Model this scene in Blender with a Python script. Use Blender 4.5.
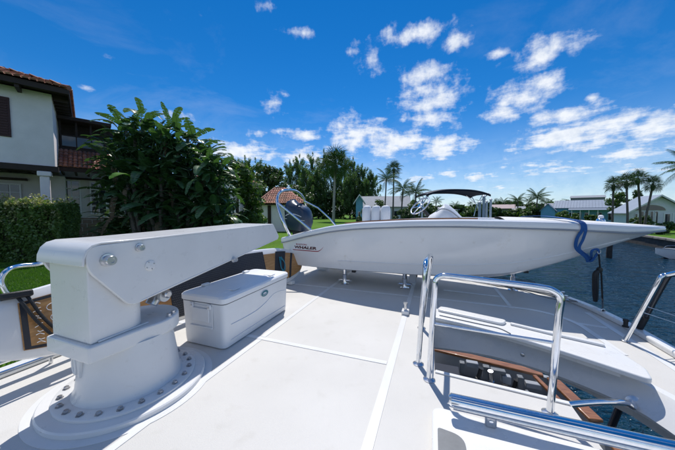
import bpy, bmesh, math, random
import numpy as np
from mathutils import Vector, Matrix, noise
random.seed(4)
rng = np.random.default_rng(7)
R = math.radians
sc = bpy.context.scene
COL = sc.collection
for o in list(bpy.data.objects): bpy.data.objects.remove(o)

# ------------------------------------------------------------ camera, sky, sun, exposure
EYE = 1.3; F = 260.0; TH = math.atan(13 / 260)
cam = bpy.data.objects.new('camera', bpy.data.cameras.new('camera')); COL.objects.link(cam)
cam.location = (0, 0, EYE); cam.rotation_euler = (R(90) - TH, 0, 0)
cam.data.lens = F / 675 * 36; cam.data.sensor_width = 36
cam.data.clip_start = 0.05; cam.data.clip_end = 4000
sc.camera = cam
SUN_EL = 62
sun = bpy.data.objects.new('sun', bpy.data.lights.new('sun', 'SUN')); COL.objects.link(sun)
sun.data.energy = 3.9; sun.data.angle = R(0.5); sun.data.color = (1, .96, .90)
sun.rotation_euler = (-R(90 - SUN_EL), 0, R(0))
sc.view_settings.view_transform = 'Standard'; sc.view_settings.look = 'None'
sc.view_settings.gamma = 1; sc.view_settings.exposure = 0.18

def ray(px, py):
    a = (px - 337.5) / F; b = (225 - py) / F
    return Vector((a, math.cos(TH) + b * math.sin(TH), -math.sin(TH) + b * math.cos(TH)))
def G(px, py, z=0.0):
    r = ray(px, py); return Vector((0, 0, EYE)) + r * ((z - EYE) / r.z)
def D(px, py, y):
    r = ray(px, py); return Vector((0, 0, EYE)) + r * (y / r.y)
A = R(20)
def V(s, t, z=0.0):
    return Vector((s * math.cos(A) + t * math.sin(A), -s * math.sin(A) + t * math.cos(A), z))

world = bpy.data.worlds.new('World'); sc.world = world; world.use_nodes = True
def make_sky():
    nt = world.node_tree; N = nt.nodes; L = nt.links
    for n in list(N): N.remove(n)
    out = N.new('ShaderNodeOutputWorld'); bg = N.new('ShaderNodeBackground')
    bg.inputs['Strength'].default_value = 0.089
    sky = N.new('ShaderNodeTexSky'); sky.sky_type = 'NISHITA'; sky.sun_disc = False
    sky.sun_elevation = R(SUN_EL); sky.sun_rotation = 0; sky.altitude = 0
    sky.air_density = 1.0; sky.dust_density = 0.0; sky.ozone_density = 1.6
    hsv = N.new('ShaderNodeHueSaturation'); hsv.inputs['Hue'].default_value = .5
    hsv.inputs['Saturation'].default_value = 1.16; hsv.inputs['Value'].default_value = 1.0
    tint = N.new('ShaderNodeMix'); tint.data_type = 'RGBA'; tint.blend_type = 'MULTIPLY'; tint.inputs[0].default_value = 1
    tint.inputs[7].default_value = (.53, .82, 1.13, 1); L.new(sky.outputs[0], tint.inputs[6]); L.new(tint.outputs[2], hsv.inputs['Color'])
    tc = N.new('ShaderNodeTexCoord')
    sep = N.new('ShaderNodeSeparateXYZ'); L.new(tc.outputs['Generated'], sep.inputs[0])
    def m(op, a, b=None, c=None, clamp=False):
        n = N.new('ShaderNodeMath'); n.operation = op; n.use_clamp = clamp
        for i, v in enumerate((a, b, c)):
            if v is None: continue
            if isinstance(v, (int, float)): n.inputs[i].default_value = v
            else: L.new(v, n.inputs[i])
        return n.outputs[0]
    az = m('ARCTAN2', sep.outputs['X'], sep.outputs['Y']); el = m('ARCSINE', sep.outputs['Z'])
    ae = N.new('ShaderNodeCombineXYZ'); L.new(az, ae.inputs[0]); L.new(el, ae.inputs[1])
    # noise on a flat cloud layer
    zz = m('MAXIMUM', m('ADD', sep.outputs['Z'], .06), .02)
    u = m('DIVIDE', sep.outputs['X'], zz); v = m('DIVIDE', sep.outputs['Y'], zz)
    uv = N.new('ShaderNodeCombineXYZ'); L.new(u, uv.inputs[0]); L.new(v, uv.inputs[1])
    def noi(src, scale, det, rough, dist=0, off=0):
        mp = N.new('ShaderNodeMapping'); mp.inputs['Location'].default_value = (off, off * .7, off)
        L.new(src, mp.inputs[0])
        n = N.new('ShaderNodeTexNoise'); n.inputs['Scale'].default_value = scale
        n.inputs['Detail'].default_value = det; n.inputs['Roughness'].default_value = rough
        n.inputs['Distortion'].default_value = dist
        L.new(mp.outputs[0], n.inputs['Vector']); return n.outputs[0]
    n1 = noi(uv.outputs[0], 4.2, 9, .62, .15)
    n2 = noi(ae.outputs[0], 22, 8, .6, .1, 3.1)
    nn = m('ADD', m('MULTIPLY', n1, .5), m('MULTIPLY', n2, .5))
    # clouds where the photograph has them
    CL = [(414,35,27,11,1),(456,40,15,10,.9),(372,61,12,15,.75),(500,53,12,5,.95),(541,54,31,13,1.05),(424,76,28,11,.95),
          (433,103,32,11,1),(428,117,22,8,1),(523,96,30,15,1),(541,84,22,9,.9),(504,113,18,9,1),(275,103,9,12,.75),
          (304,33,14,6,.75),(304,135,24,6,.8),(356,136,27,17,1.05),(395,145,34,13,1.05),(440,147,28,14,1.05),(562,138,58,13,1.1),
          (569,115,35,9,1.05),(614,122,38,9,1.0),(659,126,34,15,1.05),(627,155,55,7,1.0),(562,170,72,6,.85),(478,177,18,4,1.05),
          (446,173,17,5,.85),(240,152,40,9,1.1),(310,158,40,10,.95),(591,98,8,4,.9),(256,134,10,4,.8),(266,6,10,7,.7),(85,88,9,3,.7),
          (185,118,22,6,.55),(500,188,90,4,.7),(620,184,60,4,.7),(400,180,50,5,.75),(355,50,10,7,.5),(700,100,30,9,.9),(427,92,26,14,.85),(447,100,18,8,.8),(383,118,8,4,.8),(470,102,10,5,.6),(540,165,60,8,.7),(590,145,50,8,.9),(640,170,50,7,.8),(650,140,40,9,.8),(395,192,60,5,.7),(225,150,20,6,.9)]
    acc = None
    for (px, py, rx, ry, w) in CL:
        r = ray(px, py).normalized(); r1 = ray(px + rx, py).normalized(); r2 = ray(px, py - ry).normalized()
        a0 = math.atan2(r.x, r.y); e0 = math.asin(r.z)
        ra = 1.12 * abs(math.atan2(r1.x, r1.y) - a0); re = 1.15 * abs(math.asin(r2.z) - e0)
        mp = N.new('ShaderNodeMapping'); mp.vector_type = 'POINT'
        mp.inputs['Scale'].default_value = (1 / ra, 1 / re, 0)
        mp.inputs['Location'].default_value = (-a0 / ra, -e0 / re, 0)
        L.new(ae.outputs[0], mp.inputs[0])
        ln = N.new('ShaderNodeVectorMath'); ln.operation = 'LENGTH'; L.new(mp.outputs[0], ln.inputs[0])
        g = m('MULTIPLY', m('SUBTRACT', 1.0, m('MULTIPLY', ln.outputs['Value'], .55), clamp=True), w)
        acc = g if acc is None else m('MAXIMUM', acc, g)
    # behind and beside the camera: unseen cumulus, added for white light in the shade
    beh = m('MULTIPLY', m('SUBTRACT', m('ABSOLUTE', az), 1.0, clamp=True), 3.0, clamp=True)
    big = m('MULTIPLY', m('SUBTRACT', noi(uv.outputs[0], 1.3, 2, .5, 0, 5.5), .36, clamp=True), 3.2)
    acc = m('MAXIMUM', acc, m('MULTIPLY', m('MULTIPLY', big, beh), 1.0))
    dens = m('ADD', acc, m('MULTIPLY', m('SUBTRACT', nn, .5), 2.6))
    mr = N.new('ShaderNodeMapRange'); mr.interpolation_type = 'SMOOTHSTEP'
    mr.inputs['From Min'].default_value = .30; mr.inputs['From Max'].default_value = 1.06
    L.new(dens, mr.inputs['Value'])
    fac = m('MULTIPLY', mr.outputs[0], m('MULTIPLY', m('ADD', el, .01, clamp=True), 30.0, clamp=True))
    # thin veil of haze paling the sky just above the horizon, all the way round
    veil = m('MULTIPLY', m('POWER', m('SUBTRACT', 1.0, m('MULTIPLY', m('ABSOLUTE', el), 2.6), clamp=True), 2.2), .62)
    wisp = m('MULTIPLY', m('SUBTRACT', noi(uv.outputs[0], 1.1, 8, .65, .6, 2.2), .52, clamp=True), .6)
    fac = m('MAXIMUM', m('MULTIPLY', fac, .93), m('ADD', veil, m('MULTIPLY', wisp, m('SUBTRACT', 1.0, el, clamp=True)), clamp=True))
    # cloud shade: thick cores a little greyer at their lower side
    sh = N.new('ShaderNodeMix'); sh.data_type = 'RGBA'
    sh.inputs[6].default_value = (9.6, 9.9, 10.3, 1); sh.inputs[7].default_value = (5.9, 6.8, 8.3, 1)
    L.new(m('MULTIPLY', m('SUBTRACT', noi(ae.outputs[0], 30, 5, .6, 0, 9), .45, clamp=True), 2.2, clamp=True), sh.inputs[0])
    mx = N.new('ShaderNodeMix'); mx.data_type = 'RGBA'
    L.new(fac, mx.inputs[0]); L.new(hsv.outputs[0], mx.inputs[6]); L.new(sh.outputs[2], mx.inputs[7])
    L.new(mx.outputs[2], bg.inputs['Color']); L.new(bg.outputs[0], out.inputs[0])
make_sky()

# ------------------------------------------------------------ materials
def mat(name, col, rough=.5, metal=0, var=0, vscale=3, bump=0, bscale=60, spec=None, island=0, trans=0, coat=0, wear=0):
    m = bpy.data.materials.new(name); m.use_nodes = True
    N = m.node_tree.nodes; L = m.node_tree.links
    b = N['Principled BSDF']; b.inputs['Base Color'].default_value = (*col, 1)
    b.inputs['Roughness'].default_value = rough; b.inputs['Metallic'].default_value = metal
    if spec is not None: b.inputs['Specular IOR Level'].default_value = spec
    if coat: b.inputs['Coat Weight'].default_value = coat; b.inputs['Coat Roughness'].default_value = .08
    geo = N.new('ShaderNodeNewGeometry')
    def noi(scale, det=5, rough_=.6):
        n = N.new('ShaderNodeTexNoise'); n.inputs['Scale'].default_value = scale
        n.inputs['Detail'].default_value = det; n.inputs['Roughness'].default_value = rough_
        L.new(geo.outputs['Position'], n.inputs['Vector']); return n
    if var or island:
        hs = N.new('ShaderNodeHueSaturation'); hs.inputs['Color'].default_value = (*col, 1)
        mr = N.new('ShaderNodeMapRange')
        mr.inputs['To Min'].default_value = 1 - max(var, island); mr.inputs['To Max'].default_value = 1 + max(var, island)
        if island:
            L.new(geo.outputs['Random Per Island'], mr.inputs['Value'])
            mh = N.new('ShaderNodeMapRange'); mh.inputs['To Min'].default_value = .47; mh.inputs['To Max'].default_value = .53
            nh = noi(1.3, 3); nh.inputs['Scale'].default_value = .9
            L.new(nh.outputs[0], mh.inputs['Value']); L.new(mh.outputs[0], hs.inputs['Hue'])
        else:
            mr.inputs['From Min'].default_value = .3; mr.inputs['From Max'].default_value = .7
            L.new(noi(vscale).outputs[0], mr.inputs['Value'])
        L.new(mr.outputs[0], hs.inputs['Value']); L.new(hs.outputs[0], b.inputs['Base Color'])
        if wear:
            mr2 = N.new('ShaderNodeMapRange'); mr2.inputs['From Min'].default_value = .35; mr2.inputs['From Max'].default_value = .7
            mr2.inputs['To Min'].default_value = rough * .9; mr2.inputs['To Max'].default_value = min(1, rough * 1.18)
            L.new(noi(vscale * 3).outputs[0], mr2.inputs['Value']); L.new(mr2.outputs[0], b.inputs['Roughness'])
            gr_ = N.new('ShaderNodeValToRGB'); gr_.color_ramp.elements[0].position = .27; gr_.color_ramp.elements[0].color = (.80, .77, .71, 1)
            gr_.color_ramp.elements[1].position = .40; gr_.color_ramp.elements[1].color = (1, 1, 1, 1)
            L.new(noi(5.5, 10, .72).outputs[0], gr_.inputs[0]); mg = N.new('ShaderNodeMix'); mg.data_type = 'RGBA'; mg.blend_type = 'MULTIPLY'; mg.inputs[0].default_value = .7
            L.new(hs.outputs[0], mg.inputs[6]); L.new(gr_.outputs[0], mg.inputs[7]); L.new(mg.outputs[2], b.inputs['Base Color'])
    if bump:
        bp = N.new('ShaderNodeBump'); bp.inputs['Strength'].default_value = bump; bp.inputs['Distance'].default_value = .01
        L.new(noi(bscale, 4).outputs[0], bp.inputs['Height']); L.new(bp.outputs[0], b.inputs['Normal'])
    if trans:
        t = N.new('ShaderNodeBsdfTranslucent'); ms = N.new('ShaderNodeMixShader'); ms.inputs[0].default_value = trans
        t.inputs[0].default_value = (col[0] * 1.6, col[1] * 1.8, col[2] * .8, 1)
        L.new(b.outputs[0], ms.inputs[1]); L.new(t.outputs[0], ms.inputs[2]); L.new(ms.outputs[0], N['Material Output'].inputs[0])
    return m
M = {}
M['gel'] = mat('white gelcoat', (.74, .735, .72), .28, var=.03, vscale=2.2, coat=.35, wear=1)
M['strip'] = mat('smooth white deck strip', (.70, .70, .69), .35, var=.04, vscale=5)
M['paint'] = mat('davit paint', (.72, .715, .70), .30, coat=.25, var=.04, vscale=3, wear=1, bump=.02, bscale=300)
M['steel'] = mat('polished stainless', (.78, .80, .83), .10, 1, var=.06, vscale=30)
M['steelr'] = mat('satin stainless', (.62, .63, .65), .28, 1, var=.12, vscale=60)
M['boltm'] = mat('dull bolt steel', (.42, .42, .43), .35, 1, var=.3, vscale=40)
M['padstud'] = mat('pad stud', (.05, .055, .07), .32)
M['dark'] = mat('black rubber', (.015, .016, .018), .55, bump=.2, bscale=120)
M['blacksteel'] = mat('dark tube', (.05, .055, .065), .25, .6)
M['pad'] = mat('eva pad', (.022, .025, .034), .5, bump=.3, bscale=200)
M['hull'] = mat('tender gelcoat', (.78, .775, .77), .22, var=.025, vscale=1.5, coat=.5, wear=1)
M['foredeck'] = mat('tender nonskid foredeck', (.66, .66, .65), .75, var=.04, bump=.2, bscale=300, spec=.2)
M['grey'] = mat('grey vinyl', (.30, .32, .35), .5, var=.08)
M['greyd'] = mat('grey fitting', (.16, .17, .18), .5, var=.15, vscale=9)
M['cowl'] = mat('navy engine cowl', (.012, .028, .06), .35, coat=.15)
M['vinyl'] = mat('white vinyl', (.72, .74, .77), .45, var=.04)
M['blue'] = mat('blue webbing', (.008, .085, .30), .7, var=.15, vscale=40, bump=.5, bscale=250)
M['navy'] = mat('navy canvas', (.012, .018, .035), .75, var=.15, vscale=4)
M['red'] = mat('red lettering', (.32, .012, .02), .4)
M['black'] = mat('black lettering', (.07, .008, .014), .4)
M['cooler'] = mat('cooler plastic', (.76, .77, .78), .42, var=.025, vscale=6, bump=.06, bscale=400)
M['coolerlid'] = mat('cooler lid', (.80, .81, .82), .36, var=.02, vscale=6, bump=.05, bscale=300)
M['gap'] = mat('shadow gap gasket', (.12, .14, .17), .7)
M['teal'] = mat('teal badge', (.01, .16, .20), .3)
M['tealrope'] = mat('teal cord', (.02, .20, .28), .7)
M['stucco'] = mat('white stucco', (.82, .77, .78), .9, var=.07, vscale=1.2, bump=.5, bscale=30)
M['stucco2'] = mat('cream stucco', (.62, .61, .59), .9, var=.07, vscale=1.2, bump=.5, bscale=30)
M['tile'] = mat('terracotta', (.32, .14, .09), .75, island=.45)
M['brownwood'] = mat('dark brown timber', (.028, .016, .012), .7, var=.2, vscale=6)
M['maroon'] = mat('maroon shutter', (.045, .012, .012), .6, var=.1)
M['glass'] = mat('window glass', (.02, .03, .04), .04, spec=.8)
M['white'] = mat('white trim', (.72, .73, .74), .5, var=.04)
M['stone'] = mat('seawall concrete', (.24, .22, .19), .9, var=.3, vscale=1.5, bump=.6, bscale=12)
M['stoned'] = mat('dark seawall stone', (.05, .045, .04), .8, var=.4, vscale=2, bump=.8, bscale=9)  # darker stone for the seawall face under the cap
M['block'] = mat('tan block', (.22, .18, .14), .9, var=.2, vscale=9, bump=.5, bscale=30)
M['metalroof'] = mat('pale metal roof', (.24, .28, .34), .5, var=.06, vscale=.6)
M['shingle'] = mat('grey shingle', (.25, .27, .30), .8, var=.15, vscale=3)
M['bluewall'] = mat('turquoise siding', (.13, .36, .52), .7, var=.08)
M['palewall'] = mat('pale siding', (.66, .68, .74), .7, var=.06)
M['greywall'] = mat('grey siding', (.17, .19, .21), .7, var=.06)
M['pinkroof'] = mat('faded pink roof', (.42, .33, .32), .8, var=.1)
M['pile'] = mat('dark piling', (.03, .026, .024), .8, var=.4, vscale=8, bump=.6, bscale=30)
M['palepile'] = mat('pale lift post', (.35, .42, .48), .6, var=.1)
M['bark'] = mat('bark', (.10, .085, .065), .9, var=.35, vscale=7, bump=.8, bscale=25)
M['paletrunk'] = mat('pale palm trunk', (.34, .31, .28), .9, var=.25, vscale=5, bump=.5, bscale=14)
M['palmbark'] = mat('palm bark', (.12, .105, .09), .9, var=.3, vscale=9, bump=.8, bscale=22)
def leafm(n, c, tr=.25, rough=.5): M[n] = mat(n, c, rough, island=.4, trans=tr)
leafm('leaf_dark', (.042, .082, .022), .3); leafm('leaf_mid', (.065, .12, .025), .32); leafm('leaf_lime', (.10, .17, .02), .35)
leafm('leaf_hedge', (.11, .18, .055), .3, .4); leafm('leaf_pale', (.30, .30, .16), .3, .4); M['leaf_palm'] = mat('leaf_palm', (.045, .10, .022), .7, island=.4, trans=.10, spec=.12); leafm('leaf_wisp', (.08, .145, .05), .4)
leafm('grassblade', (.075, .17, .018), .3)
M['paddle'] = mat('broad leaf', (.056, .118, .046), .36, var=.65, vscale=2.6, trans=.25)
M['paddle_y'] = mat('bright young leaf', (.11, .26, .02), .4, var=.2, vscale=4, trans=.4)
M['paddle_d'] = mat('dead leaf', (.12, .085, .05), .8, var=.3, vscale=4)
M['stalk'] = mat('leaf stalk', (.05, .075, .03), .6, var=.2)

def wood(name, c1, c2, sc_=(1, 12, 12), rot=0, rough=.35, coat=.3):
    m = bpy.data.materials.new(name); m.use_nodes = True; N = m.node_tree.nodes; L = m.node_tree.links
    b = N['Principled BSDF']; b.inputs['Roughness'].default_value = rough; b.inputs['Coat Weight'].default_value = coat
    g = N.new('ShaderNodeNewGeometry'); mp = N.new('ShaderNodeMapping'); mp.vector_type = 'POINT'
    r = N.new('ShaderNodeVectorRotate'); r.rotation_type = 'Z_AXIS'; r.inputs['Angle'].default_value = rot
    L.new(g.outputs['Position'], r.inputs['Vector']); L.new(r.outputs[0], mp.inputs[0]); mp.inputs['Scale'].default_value = sc_
    n = N.new('ShaderNodeTexNoise'); n.inputs['Scale'].default_value = 3; n.inputs['Detail'].default_value = 6; n.inputs['Distortion'].default_value = .6
    L.new(mp.outputs[0], n.inputs['Vector']); cr = N.new('ShaderNodeValToRGB')
    cr.color_ramp.elements[0].position = .32; cr.color_ramp.elements[0].color = (*c1, 1)
    cr.color_ramp.elements[1].position = .68; cr.color_ramp.elements[1].color = (*c2, 1)
    L.new(n.outputs[0], cr.inputs[0]); L.new(cr.outputs[0], b.inputs['Base Color']); return m
M['bamboo'] = wood('bamboo veneer', (.36, .17, .055), (.50, .27, .10), (16, .8, 16), A)
M['teak'] = wood('varnished teak', (.18, .07, .025), (.34, .145, .055), (1.5, 10, 10), A)

def nonskid():
    m = bpy.data.materials.new('nonskid deck'); m.use_nodes = True; N = m.node_tree.nodes; L = m.node_tree.links
    b = N['Principled BSDF']; b.inputs['Roughness'].default_value = .62
    g = N.new('ShaderNodeNewGeometry')
    def noi(s, d=5):
        n = N.new('ShaderNodeTexNoise'); n.inputs['Scale'].default_value = s; n.inputs['Detail'].default_value = d
        L.new(g.outputs['Position'], n.inputs['Vector']); return n.outputs[0]
    cr = N.new('ShaderNodeValToRGB'); cr.color_ramp.elements[0].position = .3; cr.color_ramp.elements[0].color = (.55, .535, .505, 1)
    cr.color_ramp.elements[1].position = .7; cr.color_ramp.elements[1].color = (.62, .605, .575, 1)
    L.new(noi(1.1, 7), cr.inputs[0])
    # faint scuffs
    mx = N.new('ShaderNodeMix'); mx.data_type = 'RGBA'; mx.blend_type = 'MULTIPLY'
    c2 = N.new('ShaderNodeValToRGB'); c2.color_ramp.elements[0].position = .28; c2.color_ramp.elements[0].color = (.93, .925, .91, 1)
    c2.color_ramp.elements[1].position = .42; c2.color_ramp.elements[1].color = (1, 1, 1, 1)
    L.new(noi(6.5, 9), c2.inputs[0]); mx.inputs[0].default_value = .8
    L.new(cr.outputs[0], mx.inputs[6]); L.new(c2.outputs[0], mx.inputs[7]); L.new(mx.outputs[2], b.inputs['Base Color'])
    v = N.new('ShaderNodeTexVoronoi'); v.inputs['Scale'].default_value = 260; L.new(g.outputs['Position'], v.inputs['Vector'])
    bp = N.new('ShaderNodeBump'); bp.inputs['Strength'].default_value = .35; bp.inputs['Distance'].default_value = .002
    L.new(v.outputs['Distance'], bp.inputs['Height']); L.new(bp.outputs[0], b.inputs['Normal']); return m
M['nonskid'] = nonskid()
def lawnm():
    m = bpy.data.materials.new('lawn'); m.use_nodes = True; N = m.node_tree.nodes; L = m.node_tree.links
    b = N['Principled BSDF']; b.inputs['Roughness'].default_value = .9; b.inputs['Specular IOR Level'].default_value = .1
    g = N.new('ShaderNodeNewGeometry'); a = []
    for s in (.35, 6, 45):
        n = N.new('ShaderNodeTexNoise'); n.inputs['Scale'].default_value = s; n.inputs['Detail'].default_value = 6
        L.new(g.outputs['Position'], n.inputs['Vector']); a.append(n.outputs[0])
    ad = N.new('ShaderNodeMath'); ad.operation = 'ADD'; L.new(a[0], ad.inputs[0]); L.new(a[1], ad.inputs[1])
    ad2 = N.new('ShaderNodeMath'); ad2.operation = 'MULTIPLY_ADD'; L.new(a[2], ad2.inputs[0]); ad2.inputs[1].default_value = .7; L.new(ad.outputs[0], ad2.inputs[2])
    cr = N.new('ShaderNodeValToRGB'); cr.color_ramp.elements[0].position = .95 / 2; cr.color_ramp.elements[0].color = (.05, .12, .014, 1)
    cr.color_ramp.elements[1].position = .8; cr.color_ramp.elements[1].color = (.12, .24, .025, 1)
    mr = N.new('ShaderNodeMath'); mr.operation = 'MULTIPLY'; L.new(ad2.outputs[0], mr.inputs[0]); mr.inputs[1].default_value = .5
    L.new(mr.outputs[0], cr.inputs[0]); L.new(cr.outputs[0], b.inputs['Base Color'])
    bp = N.new('ShaderNodeBump'); bp.inputs['Strength'].default_value = .8; bp.inputs['Distance'].default_value = .05
    L.new(a[2], bp.inputs['Height']); L.new(bp.outputs[0], b.inputs['Normal']); return m
M['lawn'] = lawnm()
def waterm():
    m = bpy.data.materials.new('canal water'); m.use_nodes = True; N = m.node_tree.nodes; L = m.node_tree.links
    b = N['Principled BSDF']; b.inputs['Base Color'].default_value = (.004, .030, .055, 1)
    b.inputs['Roughness'].default_value = .06; b.inputs['IOR'].default_value = 1.33
    g = N.new('ShaderNodeNewGeometry'); prev = None
    for s, st_, d, sx in ((.7, .9, .55, 1.8), (2.6, .95, .22, 1.5), (9, .8, .06, 1.2)):
        mp = N.new('ShaderNodeMapping'); mp.inputs['Scale'].default_value = (1, sx, 1); mp.inputs['Rotation'].default_value = (0, 0, .5)
        L.new(g.outputs['Position'], mp.inputs[0])
        n = N.new('ShaderNodeTexNoise'); n.inputs['Scale'].default_value = s; n.inputs['Detail'].default_value = 3; n.inputs['Distortion'].default_value = .5
        L.new(mp.outputs[0], n.inputs['Vector']); bp = N.new('ShaderNodeBump')
        bp.inputs['Strength'].default_value = st_; bp.inputs['Distance'].default_value = d
        L.new(n.outputs[0], bp.inputs['Height'])
        if prev: L.new(prev, bp.inputs['Normal'])
        prev = bp.outputs[0]
    L.new(prev, b.inputs['Normal']); return m
M['water'] = waterm()

# ------------------------------------------------------------ mesh helpers
INV = {}
def tag(o, label=None, cat=None, group=None, kind=None):
    if label: o['label'] = label
    if cat: o['category'] = cat
    if group: o['group'] = group
    if kind: o['kind'] = kind
    return o
def thing(name, label, cat, loc=(0, 0, 0), rz=0, group=None, kind=None):
    o = bpy.data.objects.new(name, None); COL.objects.link(o); o.empty_display_size = .1
    o.location = loc; o.rotation_euler = (0, 0, rz)
    INV[o.name] = (Matrix.Translation(Vector(loc)) @ Matrix.Rotation(rz, 4, 'Z')).inverted()
    return tag(o, label, cat, group, kind)
class MB:
    def __init__(s): s.v = []; s.f = []
    def add(s, vs, fs):
        o = len(s.v); s.v += [Vector(p) for p in vs]; s.f += [tuple(i + o for i in f) for f in fs]; return s
    def box(s, c, d, X=(1, 0, 0), Y=(0, 1, 0), Z=(0, 0, 1)):
        c = Vector(c); X, Y, Z = Vector(X), Vector(Y), Vector(Z); vs = []
        for k in (-.5, .5):
            for a, b in ((-.5, -.5), (.5, -.5), (.5, .5), (-.5, .5)): vs.append(c + X * d[0] * a + Y * d[1] * b + Z * d[2] * k)
        return s.add(vs, [(0, 3, 2, 1), (4, 5, 6, 7), (0, 1, 5, 4), (1, 2, 6, 5), (2, 3, 7, 6), (3, 0, 4, 7)])
    def vbox(s, s0, s1, t0, t1, z0, z1):      # box on the yacht's own axes
        return s.prism([V(s0, t0), V(s1, t0), V(s1, t1), V(s0, t1)], z0, z1)
    def prism(s, pts, z0, z1, pts1=None):
        pts1 = pts1 or pts; n = len(pts)
        vs = [(p[0], p[1], z0) for p in pts] + [(p[0], p[1], z1) for p in pts1]
        return s.add(vs, [tuple(reversed(range(n))), tuple(range(n, 2 * n))] + [(i, (i + 1) % n, n + (i + 1) % n, n + i) for i in range(n)])
    def slab(s, pts, off):                    # any planar outline given thickness by a vector
        off = Vector(off); n = len(pts); pts = [Vector(p) for p in pts]
        return s.add(pts + [p + off for p in pts], [tuple(reversed(range(n))), tuple(range(n, 2 * n))] + [(i, (i + 1) % n, n + (i + 1) % n, n + i) for i in range(n)])
    def tube(s, pts, r, seg=10, smooth=0, closed=False):
        pts = [Vector(p) for p in pts]
        if smooth: pts = catmull(pts, smooth, closed)
        n = len(pts); rs = r if hasattr(r, '__len__') else [r] * n
        if len(rs) != n: rs = [np.interp(i / (n - 1), np.linspace(0, 1, len(rs)), rs) for i in range(n)]
        up = Vector((0, 0, 1)); T = [(pts[(i + 1) % n if closed else min(i + 1, n - 1)] - pts[(i - 1) % n if closed else max(i - 1, 0)]).normalized() for i in range(n)]
        nrm = T[0].cross(up); 
        if nrm.length < .05: nrm = T[0].cross(Vector((1, 0, 0)))
        nrm.normalize(); vs = []
        for i in range(n):
            nrm = (nrm - T[i] * nrm.dot(T[i])).normalized(); b = T[i].cross(nrm)
            for k in range(seg):
                a = 2 * math.pi * k / seg; vs.append(pts[i] + (nrm * math.cos(a) + b * math.sin(a)) * rs[i])
        fs = []
        for i in range(n if closed else n - 1):
            j = (i + 1) % n
            for k in range(seg): fs.append((i * seg + k, i * seg + (k + 1) % seg, j * seg + (k + 1) % seg, j * seg + k))
        if not closed: fs += [tuple(reversed(range(seg))), tuple(range((n - 1) * seg, n * seg))]
        return s.add(vs, fs)
    def lathe(s, prof, c, axis=(0, 0, 1), seg=48):   # prof: (radius, height)
        ax = Vector(axis).normalized(); a = ax.cross(Vector((0, 0, 1)))
        if a.length < .05: a = Vector((1, 0, 0))
        a.normalize(); b = ax.cross(a); c = Vector(c); vs = []; n = len(prof)
        for r, h in prof:
            for k in range(seg):
                t = 2 * math.pi * k / seg; vs.append(c + ax * h + (a * math.cos(t) + b * math.sin(t)) * max(r, 1e-4))
        fs = [(i * seg + k, i * seg + (k + 1) % seg, (i + 1) * seg + (k + 1) % seg, (i + 1) * seg + k) for i in range(n - 1) for k in range(seg)]
        fs += [tuple(reversed(range(seg))), tuple(range((n - 1) * seg, n * seg))]
        return s.add(vs, fs)
    def grid(s, rows, closeu=False):
        n = len(rows[0]); vs = [p for r in rows for p in r]; fs = []
        for i in range(len(rows) - 1):
            for j in range(n if closeu else n - 1): fs.append((i * n + j, i * n + (j + 1) % n, (i + 1) * n + (j + 1) % n, (i + 1) * n + j))
        return s.add(vs, fs)
    def mesh(s, name, inv=None):
        vs = [inv @ v for v in s.v] if inv else s.v
        me = bpy.data.meshes.new(name); me.from_pydata([tuple(v) for v in vs], [], s.f); me.update()
        bm = bmesh.new(); bm.from_mesh(me); bmesh.ops.recalc_face_normals(bm, faces=bm.faces); bm.to_mesh(me); bm.free()
        return me
    def build(s, name, m, parent=None, bevel=0, smooth=True, seg=2, kind=None, label=None, root=None, **kw):
        rt = root or parent
        me = s.mesh(name, INV.get(rt.name) if rt else None); o = bpy.data.objects.new(name, me); COL.objects.link(o)
        me.materials.append(M[m] if isinstance(m, str) else m)
        if parent: o.parent = parent
        if rt: INV[o.name] = INV.get(rt.name)
        if smooth: autosmooth(me)
        if bevel:
            b = o.modifiers.new('bevel', 'BEVEL'); b.width = bevel; b.segments = seg; b.limit_method = 'ANGLE'; b.angle_limit = R(38)
            b.harden_normals = False
        return tag(o, label, kw.get('cat'), kw.get('group'), kind)
def autosmooth(me, ang=38):
    bm = bmesh.new(); bm.from_mesh(me)
    for f in bm.faces: f.smooth = True
    for e in bm.edges:
        e.smooth = not (len(e.link_faces) == 2 and e.calc_face_angle(0) > R(ang))
    bm.to_mesh(me); bm.free()
def catmull(P, n, closed=False):
    out = []; L_ = len(P); rngi = range(L_ if closed else L_ - 1)
    for i in rngi:
        g = lambda k: P[k % L_] if closed else P[max(0, min(L_ - 1, k))]
        a, b, c, d = g(i - 1), g(i), g(i + 1), g(i + 2)
        for k in range(n):
            t = k / n; out.append(.5 * ((2 * b) + (c - a) * t + (2 * a - 5 * b + 4 * c - d) * t * t + (3 * b - a - 3 * c + d) * t ** 3))
    if not closed: out.append(P[-1])
    return out
def roundpoly(pts, r, n=5):
    out = []; L_ = len(pts); rr = r if hasattr(r, '__len__') else [r] * L_
    for i in range(L_):
        p = Vector(pts[i]); a = Vector(pts[i - 1]) - p; b = Vector(pts[(i + 1) % L_]) - p
        k = min(rr[i], a.length * .48, b.length * .48)
        if k <= 0: out.append(p); continue
        p0 = p + a.normalized() * k; p1 = p + b.normalized() * k
        for j in range(n + 1):
            t = j / n; out.append(p0 * (1 - t) ** 2 + p * 2 * t * (1 - t) + p1 * t * t)
    return out
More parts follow.
